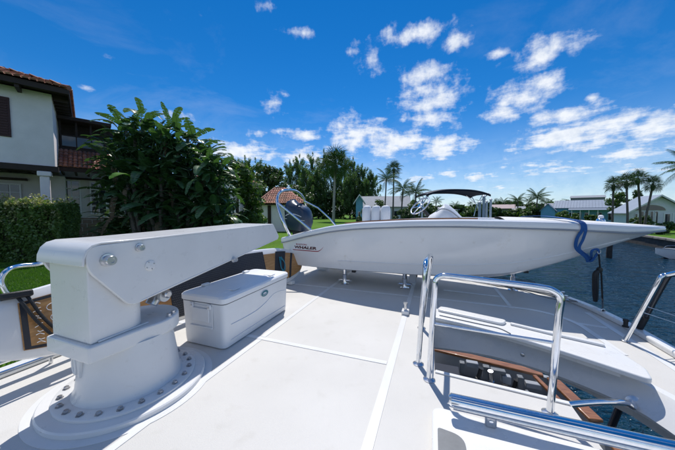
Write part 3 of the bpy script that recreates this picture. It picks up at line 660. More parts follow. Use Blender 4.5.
# badge
bt, bz = 2.475, .345
def disc(mb, s, t, z, a, b, th, n=28): return mb.slab([V(s, t + a * math.cos(q), z + b * math.sin(q)) for q in np.linspace(0, 2 * math.pi, n + 1)[:-1]], V(th, 0))
disc(MB(), -1.7795, bt, bz, .066, .036, .006).build('badge_rim', 'white', cl, bevel=.001)
bd = disc(MB(), -1.7733, bt, bz, .060, .031, .002).build('badge', 'teal', cl)
disc(MB(), -1.7712, bt - .003, bz + .004, .030, .009, .001).build('badge_print', 'palewall', bd)
MB().tube([V(-1.771, bt - .04, bz - .008), V(-1.771, bt, bz - .016), V(-1.771, bt + .04, bz - .006)], .0022, 5, 4).build('badge_print', 'palewall', bd)
# end handle: recessed panel with hanging grip
MB().vbox(-2.16, -1.90, 1.882, 1.889, .19, .385).build('handle_panel', 'cooler', cl, bevel=.003)
MB().vbox(-2.16, -1.90, 1.872, 1.8815, .185, .20).build('handle_ledge', 'cooler', cl, bevel=.003)
MB().vbox(-2.13, -1.93, 1.868, 1.880, .24, .36).build('handle_flap', 'cooler', cl, bevel=.004)
for ss in (-2.13, -1.93):
    MB().vbox(ss - .018, ss + .018, 1.866, 1.882, .355, .40).build('handle_clip', 'coolerlid', cl, bevel=.004)
    MB().lathe([(.009, 0), (.009, .006), (0, .006)], V(ss, 1.866, .378), -V(0, 1), 10).build('clip_screw', 'steelr', cl)

cl.scale = (1.07, 1.05, 1.08); cl.location = V(-2.045, 2.42, 0)

# ------------------------------------------------------------ paddle board on its edge
pb_ = thing('paddle_board', 'bamboo paddle board with black pad standing on edge behind the cooler and crane', 'paddle board', V(-2.7, 2.4))
B0 = V(-2.90, .80, .45); B1 = V(-2.36, 4.42, .345); bx_ = (B1 - B0); BL = bx_.length; bx_.normalize()
lean = R(14); lt = Vector((-bx_.y, bx_.x, 0)); bz_ = (Vector((0, 0, 1)) * math.cos(lean) + lt * math.sin(lean)).normalized(); bn = bx_.cross(bz_).normalized()
if bn.dot(V(1, 0)) < 0: bn = -bn
def half(u): # half width along the board
    u = min(max(u, 0), 1)
    return .345 * (max(0, 1 - ((u - .52) / .56) ** 4) ** .5 if u < .52 else max(0, 1 - ((u - .52) / .485) ** 6) ** .5)
def BP(u, w, h): # u 0..1 along, w -1..1 across, h proud of the face
    rock = .10 * (max(0, .3 - u) / .3) ** 2 + .03 * (max(0, u - .85) / .15) ** 2
    return B0 + bx_ * BL * u + bz_ * (w * half(u)) + bn * (rock + h)
US = [0.004, .01, .02, .04, .07] + list(np.linspace(.1, .94, 30)) + [.96, .975, .987, .995, .999]
rows = []
for u in US:
    rw = []
    for k in range(16):
        a = 2 * math.pi * k / 16; w = math.cos(a); h = math.sin(a)
        w = math.copysign(abs(w) ** .6, w); h = math.copysign(abs(h) ** .75, h)
        rw.append(BP(u, w, -.055 + h * .055))
    rows.append(rw)
mb = MB().grid(rows, closeu=True); mb.f += [tuple(range(16)), tuple(range(len(mb.v) - 16, len(mb.v)))]
mb.build('board_body', 'hull', pb_)
def inlay(name, m, u0, u1, w0, w1, h=.002, n=14, slant=0, **kw):
    rows = []
    for i in range(n + 1):
        u = u0 + (u1 - u0) * i / n
        rows.append([BP(u + slant * w0, w0, -.001), BP(u + slant * w0, w0, h), BP(u + slant * (w0 + w1) / 2, (w0 + w1) / 2, h + .0005), BP(u + slant * w1, w1, h), BP(u + slant * w1, w1, -.001)])
    return MB().grid(rows).build(name, m, pb_, **kw)
inlay('wood_veneer', 'bamboo', .045, .985, -.72, .72, .0025, 40)
inlay('black_pad', 'pad', .34, .745, -.86, .86, .006, 20)
# diamond grooves of the pad: rows of small raised lozenges
dm = MB()
for i in range(74):
    for j in range(24):
        u = .345 + (i + (j % 2) * .5) / 74 * .395; w = -.82 + j / 23 * 1.64
        cc = [BP(u - .0026, w, .0062), BP(u, w - .032, .0062), BP(u + .0026, w, .0062), BP(u, w + .032, .0062), BP(u, w, .0105)]
        dm.add(cc, [(0, 1, 4), (1, 2, 4), (2, 3, 4), (3, 0, 4)])
dm.build('pad_studs', 'padstud', pb_, smooth=False, kind='stuff')
inlay('black_band', 'pad', .80, .87, -.80, .80, .004, 4, slant=.03)
inlay('black_band', 'pad', .905, .92, -.74, .74, .004, 3, slant=.03)
inlay('black_band', 'pad', .047, .056, -.70, .70, .004, 3)
inlay('black_band', 'pad', .115, .145, -.72, .72, .004, 3, slant=.02)
for (u0, u1, w) in ((.05, .12, .66), (.05, .12, -.66)):
    inlay('black_band', 'pad', u0, u1, w - .04, w + .04, .0042, 5)
# pale printed marks on the veneer near the nose
for i in range(11):
    w = -.55 + i * .11
    MB().tube([BP(.064 + .003 * (i % 2), w, .005), BP(.070, w + .035 * (-1) ** i, .005), BP(.076, w - .02, .005)], .0026, 5).build('printed_mark', 'vinyl', pb_)
for i in range(3):
    MB().tube([BP(.094 + .02 * np.cos(a) * .5 + .004 * i, .36 - .3 * i + .1 * np.sin(a), .005) for a in np.linspace(0, 4.4, 8)], .0026, 5).build('printed_mark', 'vinyl', pb_)
for i in range(2):
    MB().tube([BP(.842 + .012 * i, .5, .012), BP(.865, .15, .03), BP(.850 + .01 * i, -.25, .02), BP(.835, -.05, .03), BP(.842 + .012 * i, .5, .012)], .007, 6, 5).build('bungee_loop', 'tealrope', pb_)
MB().lathe([(.05, 0), (.05, .02), (.035, .03)], BP(.122, .1, .004), bn, 20).build('carry_handle', 'dark', pb_)
# chocks under the board
for u in (.22, .62, .9):
    p = BP(u, -1, -.05); MB().box((p.x, p.y, (p.z + .0) / 2 + .01), (.10, .16, max(.03, p.z + .01)), bx_, lt).build('chock', 'gel', pb_, bevel=.01)
# hose and strap over the nose
hs = thing('black_hoses', 'two black hoses looped over the nose of the paddle board', 'hose', BP(.16, .6, .05))
for i, off in enumerate((0, .028)):
    MB().tube([BP(.045 + off * .4, 1.02, -.03), BP(.05 + off * .4, .7, .03), BP(.065 + off * .4, .1, .035), BP(.09 + off * .5, -.5, .035), BP(.125 + off * .5, -.9, .05), V(-2.70 + off, 1.55, .05), V(-2.60 + off, 1.66, .02)], .011, 8, 6).build('hose', 'dark', hs)
MB().box(BP(.045, .98, .0), (.16, .05, .07), bx_, bz_, bn).build('clamp', 'dark', hs, bevel=.012)
lr = thing('low_side_rail', 'low stainless rail under the nose of the paddle board at the left deck edge', 'handrail', V(-3.1, 1.0))  # low chrome rail, its bars added to cast streaked shadows on the deck
for z_ in (.09, .17, .26): MB().tube([V(-3.08, -.6, z_), V(-3.02, .9, z_), V(-2.98, 2.1, z_)], .014, 8).build('rail_tube', 'steel', lr)
for t_ in (-.4, .4, 1.2, 2.0): MB().tube([V(-3.06, t_, .0), V(-3.06 + .02 * t_, t_, .27)], .014, 8).build('rail_post', 'steelr', lr)
# curved rail end behind the nose
g6 = thing('rail_hoop', 'curved stainless rail end beside the lawn at the far left', 'handrail', V(-3.2, 1.5))
MB().tube([D(48, 262, 2.55), D(36, 264.5, 2.5), D(20, 266, 2.4), D(8, 270, 2.3), D(1.5, 279, 2.25), D(4, 290, 2.25), D(14, 301, 2.3), D(30, 316, 2.4), D(46, 332, 2.5), V(-3.19, 1.62, .04)], .021, 14, 6).build('hoop_tube', 'steel', g6)

# ------------------------------------------------------------ the tender
TC = V(-2.62, 5.05); TB = V(2.77, 4.5); tX = (TB - TC); TL = tX.length; tX.normalize(); tY = Vector((-tX.y, tX.x, 0))
td = thing('open_motor_tender', 'white open motorboat with pointed bow lying across the deck on chocks', 'boat', TC, math.atan2(tX.y, tX.x))
xs = [v * TL / 5.27 for v in (0, .15, .5, 1.1, 1.6, 2.4, 3.0, 3.6, 4.1, 4.5, 4.9, 5.15, 5.27)]
HB = [.79, .81, .84, .87, .885, .88, .85, .79, .69, .56, .36, .18, .012]
ZS = [.81, .84, .94, 1.07, 1.13, 1.18, 1.195, 1.19, 1.18, 1.16, 1.135, 1.12, 1.115]
CH = [.72, .73, .74, .75, .75, .72, .67, .59, .46, .33, .18, .08, .006]
ZC = [.31, .31, .31, .32, .33, .35, .39, .47, .63, .80, .96, 1.04, 1.075]
ZK = [.20, .20, .20, .20, .20, .20, .21, .29, .50, .73, .93, 1.02, 1.07]
def I(a, x): return float(np.interp(x, xs, a))
from functools import lru_cache
def smooth_interp(a):
    f = np.interp(np.linspace(0, TL, 200), xs, a); k = np.ones(13) / 13; g = np.convolve(np.pad(f, 6, mode='reflect', reflect_type='odd'), k, 'valid'); return lambda x: float(np.interp(x, np.linspace(0, TL, 200), g))
fHB, fZS, fCH, fZC, fZK = map(smooth_interp, (HB, ZS, CH, ZC, ZK))
def TP(x, y, z): return TC + tX * x + tY * y + Vector((0, 0, z))
def topside(x, q): # q 0 at sheer, 1 at chine -> (half breadth, z)
    a, b = fHB(x) - .015, fCH(x); zs, zc = fZS(x) - .09 * min(1, .5 + (TL - x) / 1.0), fZC(x)
    bow = max(0, (x - 2.5) / 2.8)
    return a + (b - a) * (q ** (1.9 - 1.05 * min(1, bow * 1.2))), zs + (zc - zs) * q
def shiftx(x, z): return x + max(0, .5 - x) / .5 * (.81 - z) * .30
XS = list(np.linspace(0, TL, 64)); rows = []
for x in XS:
    sec = [topside(x, q) for q in np.linspace(0, 1, 9)]
    ch, zc, zk = fCH(x), fZC(x), fZK(x)
    sec += [(ch * .93, zc - .02 * min(1, (TL - x))), (ch * .55, zc + (zk - zc) * .5), (ch * .5, zc + (zk - zc) * .5 - .015 * min(1, TL - x)), (0, zk)]
    full = [(-a, b) for a, b in sec] + [(a, b) for a, b in reversed(sec[:-1])]
    rows.append([TP(shiftx(x, b), a, b) for a, b in full])
mb = MB().grid(rows); mb.f.append(tuple(range(len(rows[0])))); mb.build('hull', 'hull', td)
# spray strake on the near topside
for sgn in (-1, 1):
    MB().tube([TP(x, sgn * (topside(x, .78)[0] + .002), topside(x, .78)[1]) for x in np.linspace(1.2, 5.0, 30)], .009, 6).build('spray_rail', 'hull', td)
    MB().tube([TP(shiftx(x, fZS(x)), sgn * (fHB(x) + .004), fZS(x) - .098 * min(1, .5 + (TL - x) / 1.0)) for x in np.linspace(.02, TL - .01, 60)], .011, 8).build('rub_rail', 'grey', td)
# gunwale cap, cockpit liner and foredeck
rows = []
for x in XS:
    h = fHB(x); z = fZS(x); w = min(.20, h * .5)
    k_ = min(1, .5 + (TL - x) / 1.0); P = [(h - .02, z - .095 * k_), (h + .008 * k_, z - .085 * k_), (h + .012 * k_, z - .045 * k_), (h - .005, z - .012 * k_), (h - .05, z + .004), (h - w * .8, z + .008), (h - w, z - .006), (h - w - .01, z - .03)]
    rows.append((P, x))
for sgn in (-1, 1):
    MB().grid([[TP(shiftx(x, b), sgn * max(a, 0), b) for a, b in P] for P, x in rows]).build('gunwale', 'hull', td)
FX = 3.55
fr = [x for x in XS if x >= FX]
MB().grid([[TP(x, y * max(0, fHB(x) - .05), fZS(x) + .0045 + .04 * (1 - y * y) * min(1, fHB(x))) for y in np.linspace(-1, 1, 15)] for x in fr]).build('foredeck', 'foredeck', td)
fr = [x for x in XS if .15 <= x <= FX + .1]
MB().grid([[TP(x, sgn_ * (fHB(x) - .21), z) for sgn_, z in ((-1, fZS(x) - .03), (-1, .62), (1, .62), (1, fZS(x) - .03))] for x in fr]).build('cockpit_liner', 'hull', td, smooth=False)
MB().add([TP(FX, y, z) for y, z in ((-.6, .6), (.6, .6), (.66, fZS(FX) + .01), (-.66, fZS(FX) + .01))], [(0, 1, 2, 3)]).build('bulkhead', 'hull', td, smooth=False)
MB().add([TP(.0 + .03, y, z) for y, z in ((-.77, .80), (-.35, .80), (-.3, .68), (.3, .68), (.35, .80), (.77, .80), (.75, .5), (-.75, .5))], [tuple(range(8))]).build('transom_top', 'hull', td, smooth=False)
# teak trim on the inner gunwale
for sgn in (-1,):
    MB().tube([TP(x, sgn * (fHB(x) - .17), fZS(x) + .016) for x in np.linspace(1.3, 3.3, 16)], .011, 6).build('teak_trim', 'teak', td)
# bow light
MB().lathe([(.05, 0), (.048, .02), (.035, .04), (.012, .05), (0, .05)], TP(4.80, -.02, fZS(4.8) + .02), (0, 0, 1), 18).build('bow_light', 'steel', td)
MB().lathe([(.03, .05), (.028, .08), (.01, .09), (0, .09)], TP(4.80, -.02, fZS(4.8) + .02), (0, 0, 1), 14).build('bow_light_lens', 'palewall', td)
# name on the topside
def hull_print(text, x0, z0, h, shear, m, stretch=1.0, name='lettering', bold=.0):
    cu = bpy.data.curves.new(name, 'FONT'); cu.body = text; cu.size = 1; cu.offset = bold; cu.resolution_u = 3
    ob = bpy.data.objects.new(name, cu); COL.objects.link(ob); bpy.context.view_layer.update()
    me = bpy.data.meshes.new_from_object(ob.evaluated_get(bpy.context.evaluated_depsgraph_get())); COL.objects.unlink(ob); bpy.data.objects.remove(ob)
    inv = INV[td.name]
    for v in me.vertices:
        x = x0 + (v.co.x * stretch + v.co.y * shear) * h; z = z0 + v.co.y * h
        q = (fZS(x) - .09 - z) / (fZS(x) - .09 - fZC(x)); a, _ = topside(x, q)
        v.co = inv @ TP(shiftx(x, z), -a - .004, z)
    me.materials.append(M[m]); o = bpy.data.objects.new(name, me); COL.objects.link(o); o.parent = td; return o
def hp(x, z, e=.004):
    q = (fZS(x) - .09 - z) / (fZS(x) - .09 - fZC(x)); return TP(shiftx(x, z), -topside(x, q)[0] - e, z)
hull_print('BOSTON', .35, .700, .036, .25, 'red', 1.7, bold=.01)
hull_print('WHALER', .30, .634, .068, .30, 'black', 1.8, bold=.035)
sw = [(.25, .604), (.53, .604), (.76, .604), (.84, .612), (.91, .655), (.95, .70)]
sww = [.012, .013, .013, .012, .007, .002]
pts = catmull([Vector((a, b, w)) for (a, b), w in zip(sw, sww)], 5)
MB().grid([[hp(p.x, p.y - p.z * .5), hp(p.x, p.y + p.z * .5)] for p in pts]).build('swoosh', 'red', td)
# seats: three bolsters on a leaning post
ls = MB().box(TP(1.64, .0, .86), (.42, .62, .45), tX, tY).build('leaning_post', 'vinyl', td, bevel=.04, seg=3)
for k, xx in enumerate((1.46, 1.64, 1.82)):
    rws = []
    for z, w in ((.95, .078), (1.12, .088), (1.28, .092), (1.36, .088), (1.405, .068), (1.42, .03)):
        rws.append([TP(xx + w * math.cos(a), w * 1.15 * math.sin(a) - .05 + (z - 1) * .06, z) for a in np.linspace(0, 2 * math.pi, 17)[:-1]])
    mb = MB().grid(rws, closeu=True); mb.f.append(tuple(range(len(mb.v) - 16, len(mb.v)))); mb.build('backrest_bolster', 'vinyl', td)
# steering wheel
wc = D(420, 206, 4.62); ax = Vector((-.62, -.22, .62)).normalized(); wa = ax.cross(Vector((0, 1, .2))).normalized(); wb = ax.cross(wa)
wh = MB().tube([wc + wa * .19 * math.cos(a) + wb * .19 * math.sin(a) for a in np.linspace(0, 2 * math.pi, 29)[:-1]], .013, 8, 0, True).build('steering_wheel', 'steelr', td)
for k in range(5):
    a = k * 2 * math.pi / 5 + .3
    MB().tube([wc, wc + (wa * math.cos(a) + wb * math.sin(a)) * .185], .008, 6).build('spoke', 'steel', wh, root=td)
MB().lathe([(.045, -.01), (.045, .015), (.02, .03)], wc, ax, 16).build('hub', 'steel', wh, root=td)
MB().tube([wc, wc - ax * .25], .03, 10).build('steering_column', 'dark', td)
# console and its moulded windshield hump
def TQ(px, py, y): return D(px, py, y)
rws = []
prof = [(424, 222, .20), (430, 215, .22), (436, 211.5, .24), (441, 207, .25), (445, 203.5, .24), (449, 205, .25), (455, 210, .28), (461, 216, .31), (466, 222, .33)]
for px, py, w in prof:
    c0_ = TQ(px, py, 4.62)
    rws.append([c0_ + tY * (w * math.sin(a)) + Vector((0, 0, -.34 * (1 - math.cos(a)))) for a in np.linspace(-1.5, 1.5, 15)])
MB().grid(rws).build('console_shell', 'vinyl', td)
MB().box(TP(2.74, 0, .86), (.50, .56, .5), tX, tY).build('console_base', 'hull', td, bevel=.04)
rw1 = [TQ(px, py, 4.62 - .0) + tY * -w_ + Vector((0, 0, dz)) for px, py, w_, dz in ((437, 213, .20, .02), (443, 209, .24, .0), (451, 210, .27, -.02), (461, 217, .30, -.03))]
MB().tube(rw1, .012, 6, 4).build('shell_seam', 'grey', td)
# stern ski arch
def T2(px, py, y): return D(px, py, y)
ar = MB().tube([TP(.16, -.72, .86), T2(283, 222, 4.80), T2(277.5, 205, 4.95), T2(277.5, 197, 5.02), T2(281.5, 191.5, 5.1), T2(289, 190, 5.3), T2(297, 191.5, 5.6), T2(303.5, 198, 6.0), T2(306, 207, 6.3), D(309, 228, 6.2)], .027, 14, 6).build('ski_arch', 'steel', td)
MB().tube([T2(277.8, 203, 4.96), TP(.66, -.76, fZS(.66))], .021, 12).build('arch_brace', 'steel', td)
MB().tube([T2(304, 201, 6.1), T2(318, 208, 5.95), T2(330, 219, 5.85), D(336, 226, 5.85)], .021, 12).build('arch_brace', 'steel', td)
MB().lathe([(.02, 0), (.02, .03), (.045, .035), (.045, .055), (.02, .065), (.02, .10)], T2(288.5, 190, 5.3), (0, 0, 1), 16).build('tow_pin', 'steel', td)
# outboard
ec = TP(-.12, 0, 0); eu = (Vector((0, 0, 1)) + tX * .0).normalized()
rws = []
for z, lx, ly, ox in ((.90, .20, .15, 0), (.98, .27, .19, 0), (1.10, .31, .21, .0), (1.26, .31, .21, -.01), (1.38, .29, .20, -.015), (1.45, .25, .17, -.02), (1.49, .17, .11, -.03), (1.505, .07, .05, -.04)):
    rws.append([ec + tX * (ox + lx * math.copysign(abs(math.cos(a)) ** .7, math.cos(a))) + tY * (ly * math.copysign(abs(math.sin(a)) ** .7, math.sin(a))) + Vector((0, 0, z - .10 * math.cos(a) * (1 if z > 1.2 else .3) * .8)) for a in np.linspace(0, 2 * math.pi, 25)[:-1]])
mb = MB().grid(rws, closeu=True); mb.f += [tuple(range(24)), tuple(range(len(mb.v) - 24, len(mb.v)))]; eng = mb.build('outboard_engine', 'cowl', td)
MB().box(ec + Vector((0, 0, .66)), (.24, .20, .48), tX, tY).build('engine_leg', 'dark', eng, bevel=.03, root=td)
MB().box(ec + Vector((0, 0, .36)) + tX * -.03, (.30, .07, .3), tX, tY).build('gearcase', 'cowl', eng, bevel=.02, root=td)
MB().tube([ec + tX * -.33 + Vector((0, -.205, 1.16)), ec + tX * .28 + tY * -.212 + Vector((0, 0, 1.12))], .006, 6).build('cowl_seam', 'steelr', eng, root=td)
MB().tube([ec + tX * a_ + tY * -.2135 + Vector((0, 0, z_)) for a_, z_ in ((-.20, 1.22), (-.1, 1.26), (.05, 1.25), (.2, 1.2))], .007, 5, 3).build('cowl_stripe', 'palewall', eng, root=td)
# blue sling over the bow
sg = thing('blue_sling', 'blue webbing sling wrapped over the bow of the tender', 'strap', TP(4.1, -.75, 1.2))
def band(pts, w, th, name, m, parent, wd=None):
    pts = catmull([Vector(p) for p in pts], 5); wd = wd or tX; rws = []
    for i, p in enumerate(pts):
        d = (pts[min(i + 1, len(pts) - 1)] - pts[max(i - 1, 0)]).normalized(); ww = (wd - d * wd.dot(d)).normalized(); nn = d.cross(ww)
        rws.append([p + ww * w / 2 + nn * th / 2, p - ww * w / 2 + nn * th / 2, p - ww * w / 2 - nn * th / 2, p + ww * w / 2 - nn * th / 2])
    mb = MB().grid(rws, closeu=True); mb.f += [(0, 1, 2, 3), tuple(len(mb.v) - 4 + i for i in (3, 2, 1, 0))]
    return mb.build(name, m, parent, smooth=False)
def gtop(x, y): return TP(x, y, fZS(x) + .028 + .035 * max(0, 1 - (y / max(.1, fHB(x))) ** 2) * min(1, fHB(x)))
def xat(px):
    return min((abs((lambda p: (p.x / p.y) * F + 337.5 - px)(TP(x, -fHB(x), fZS(x)))), x) for x in np.linspace(3, TL - .05, 200))[1]
x1 = xat(582); hk = D(599, 252, 3.15)
for k, (dx, dd_) in enumerate(((0, 0), (.028, .010))):
    a = x1 + dx; hbx = fHB(a); e_ = D(588 + 2 * k, 262 - k, 3.28)
    up_ = Vector((0, 0, .022)); band([gtop(a - .42, .5), gtop(a - .38, .15), gtop(a - .30, -.25 * hbx / .7) + up_ * .6, TP(a - .16, -hbx + .07, fZS(a) + .050), TP(a - .03, -hbx - .020, fZS(a) + .012), TP(a + .0, -hbx - .030 - dd_, fZS(a) - .07), TP(a - .03 + .03 * k, -topside(a, .25)[0] - .035 - dd_, fZS(a) - .20),
          TP(a - .01, -topside(a, .55)[0] - .03 - dd_, fZS(a) - .33), e_.lerp(TP(a, -.6, .9), .3), e_], .034 - .005 * k, .005, 'webbing', 'blue', sg)
e_ = D(589, 261, 3.28)
MB().tube([e_ + Vector((-.01, 0, .0)), e_.lerp(hk, .3) + Vector((0, 0, -.03)), e_.lerp(hk, .65) + Vector((0, 0, -.015)), hk + Vector((-.01, 0, .01)), hk + Vector((-.03, 0, .035)), hk + Vector((-.09, 0, .01)), e_ + Vector((.03, 0, .03))], .013, 8, 5).build('twisted_tail', 'blue', sg)
MB().tube([hk + Vector((.018 * math.cos(a), 0, .024 * math.sin(a) + .0)) for a in np.linspace(0, 2 * math.pi, 13)[:-1]], .006, 8, 0, True).build('hook', 'steelr', sg)
tk = thing('tie_down_tackle', 'black tie down tackle with pouch hanging from the blue sling to the deck edge', 'tackle', G(603, 312, .06))
gb = G(603, 311, .06)
MB().tube([hk + Vector((.0, 0, -.03)), D(600, 268, 3.4)], .009, 6).build('line', 'dark', tk)
MB().tube([D(601, 268, 3.4), D(602, 290, 3.5), D(602.5, 300, 3.6), gb], .010, 6, 4).build('line', 'dark', tk)
MB().tube([D(599, 272, 3.4), D(598, 300, 3.5)], .004, 6).build('line', 'dark', tk)
MB().tube([D(597.5, 271, 3.38), D(595.2, 275, 3.38), D(595, 290, 3.42), D(595.3, 301, 3.46)], [.022, .030, .030, .024], 12, 4).build('pouch', 'dark', tk)
MB().lathe([(.02, -.02), (.038, -.014), (.038, .014), (.02, .02)], D(599.5, 270, 3.4), (0.2, -1, 0), 16).build('block', 'dark', tk)
MB().tube([gb + Vector((.025 * math.cos(a), .0, .025 * math.sin(a))) for a in np.linspace(0, 2 * math.pi, 13)[:-1]], .006, 8, 0, True).build('eye', 'steelr', tk)
# chocks carrying the tender
def chock(name, label, s, t, ht, dy=0):
    c_ = V(s, t); k = thing(name, label, 'chock', c_, 0, 'stainless chocks under the tender')
    MB().lathe([(.075, .0), (.075, .014), (.045, .018), (.036, .04), (.045, ht * .6), (.036, ht * .62), (.036, ht)], c_, (0, 0, 1), 20).build('post', 'steel', k)
    MB().tube([c_ + V(-.11, 0, .075), c_ + V(.11, 0, .075)], .015, 8).build('crossbar', 'steel', k)
    for a in (-.11, .11): MB().lathe([(.02, 0), (.02, .022), (.01, .03)], c_ + V(a, 0, .062), (0, 0, 1), 12).build('wing_nut', 'steelr', k)
    MB().box(c_ + V(.03, .02, ht - .01), (.34, .16, .035), V(1, 0), V(0, 1)).build('cradle_pad', 'steelr', k, bevel=.008)
    MB().box(c_ + V(.17, .0, ht - .045), (.07, .07, .05), V(1, 0), V(0, 1)).build('pad_block', 'dark', k, bevel=.008)
chock('chock_stand', 'stainless chock stand under the hull below the red lettering', -1.46, 4.40, .30)
chock('chock_stand', 'stainless chock stand under the hull just left of the narrow hoop rail', -.42, 4.5, .28)
chock('chock_stand', 'far stainless chock stand under the bow, right of the wide hoop rail', 1.28, 5.0, .38)
ds = thing('deck_socket', 'small white mooring socket beside the foot of the narrow hoop rail', 'fitting', V(-.33, 3.35))
MB().box(V(-.30, 3.36, .03), (.09, .12, .05), V(1, 0), V(0, 1)).build('socket', 'gel', ds, bevel=.01)
MB().lathe([(.02, 0), (.02, .07), (.03, .075), (.03, .09)], V(-.30, 3.36, .055), (0, 0, 1), 12).build('pin', 'steelr', ds)
MB().vbox(-.33, -.23, 4.3, 5.4, .15, .32).build('keel_bunk', 'grey', td, bevel=.01)
cr = thing('spare_fittings', 'white fenders and fittings gathered on the deck beyond the tender stern', 'fittings', G(335, 267, .05))
for i, (px, py, r_, l_) in enumerate(((322, 268, .05, .25), (334, 266, .06, .2), (346, 268, .04, .3))):
    p = G(px, py, .06); MB().tube([p + V(-l_ / 2, 0), p + V(-l_ / 2 + .04, .01), p + V(l_ / 2 - .04, .02), p + V(l_ / 2, .02)], [r_ * .4, r_, r_, r_ * .4], 12).build('fender', 'vinyl', cr)

# ------------------------------------------------------------ vegetation generators
def leafcloud(centers, radii, n_each, size, flat=.35, elong=1.7, up=.3, droop=0):
    """rhombic leaves scattered through clumps; returns verts, quads"""
    C_ = np.repeat(np.asarray(centers, float), n_each, 0); Rr = np.repeat(np.asarray(radii, float).reshape(len(centers), -1) * np.ones((1, 3)), n_each, 0)
    n = len(C_); d = rng.normal(size=(n, 3)); d /= np.linalg.norm(d, axis=1)[:, None]
    rad = rng.random(n) ** .42; P = C_ + d * Rr * rad[:, None]
    nr = d * .8 + rng.normal(size=(n, 3)) * .6 + [0, 0, up]; nr /= np.linalg.norm(nr, axis=1)[:, None]
    a = np.cross(nr, rng.normal(size=(n, 3))); a[:, 2] -= droop; a -= nr * (a * nr).sum(1)[:, None]; a /= np.linalg.norm(a, axis=1)[:, None]; b = np.cross(nr, a)
    s = size * rng.uniform(.6, 1.35, n)[:, None]
    v = np.stack([P - a * s * elong * .5, P + b * s * .5 - a * s * .05, P + a * s * elong * .5, P - b * s * .5 - a * s * .05], 1)
    return v.reshape(-1, 3), np.arange(n * 4).reshape(-1, 4)
def limbs(mb, base, tips, r0, r1=.02, fork=.45):
    base = Vector(base)
    for t in tips:
        t = Vector(t); mid = base.lerp(Vector((base.x, base.y, t.z)), fork) .lerp(t, .35)
        mb.tube([base + Vector((0, 0, (t.z - base.z) * .25)), mid, t], [r0 * .5, r0 * .3, r1], 6, 3)
def broadleaf(name, label, x, y, z0, h, w, leaf='leaf_dark', size=.25, ncl=26, per=90, trunk=.35, group=None, low=.3, cat='tree', bark='bark'):
    t = thing(name, label, cat, (x, y, z0), 0, group)
    cs = []; rs = []
    for i in range(ncl):
        a = random.uniform(0, 6.283); u = random.random(); zz = low + (1 - low) * (i + random.random()) / ncl
        prof = math.sin(math.pi * min(1, max(.12, (zz - low) / (1 - low) * .82 + .14))) ** .7
        rr_ = w / 2 * prof * math.sqrt(random.uniform(.1, .85)); cs.append((x + rr_ * math.cos(a), y + rr_ * math.sin(a), z0 + h * zz * .93)); rs.append(w * random.uniform(.11, .20) * np.array([1, 1, .75]))
    v, q = leafcloud(cs, np.array(rs), per, size); npmesh('crown', v, q, leaf, t)
    mb = MB(); mb.tube([(x, y, z0 - .1), (x + random.uniform(-.1, .1) * trunk, y, z0 + h * .3), (x, y, z0 + h * .7)], [trunk, trunk * .7, trunk * .2], 9, 3)
    limbs(mb, (x, y, z0), cs[::max(1, ncl // 9)], trunk); mb.build('trunk', bark, t); return t
def wispy(name, label, x, y, z0, h, w, group, K=1.0, leaf='leaf_wisp', per=66, nb=64, size=.085):
    """tall narrow tree with upright feathery branches"""
    t = thing(name, label, 'tree', (x, y, z0), 0, group); cs = []; rs = []; mb = MB()
    mb.tube([(x, y, z0 - .1), (x + .1, y, z0 + h * .5), (x + random.uniform(-.2, .2), y, z0 + h * .97)], [.14, .09, .02], 7, 4)
    for i in range(nb):
        f = .08 + .9 * (i + random.random()) / nb; a = random.uniform(0, 6.283); L_ = w / 2 * (1.5 - f * 1.05) * random.uniform(.6, 1.2)
        p0 = Vector((x, y, z0 + h * f * .9)); p1 = p0 + Vector((L_ * math.cos(a), L_ * math.sin(a), L_ * random.uniform(.5, 1.3)))
        mb.tube([p0, p0.lerp(p1, .5) + Vector((0, 0, -.05)), p1], [.03, .02, .006], 5)
        for q in (.45, .75, 1.0): cs.append(tuple(p0.lerp(p1, q))); rs.append((.24 * K, .24 * K, .6 * K))
    cs.append((x, y, z0 + h)); rs.append((.16 * K, .16 * K, .6 * K))
    v, q = leafcloud(cs, np.array(rs), per // 3 * 2, size * K, elong=4.0, up=.0, droop=.5); npmesh('crown', v, q, leaf, t); mb.build('trunk', 'bark', t); return t

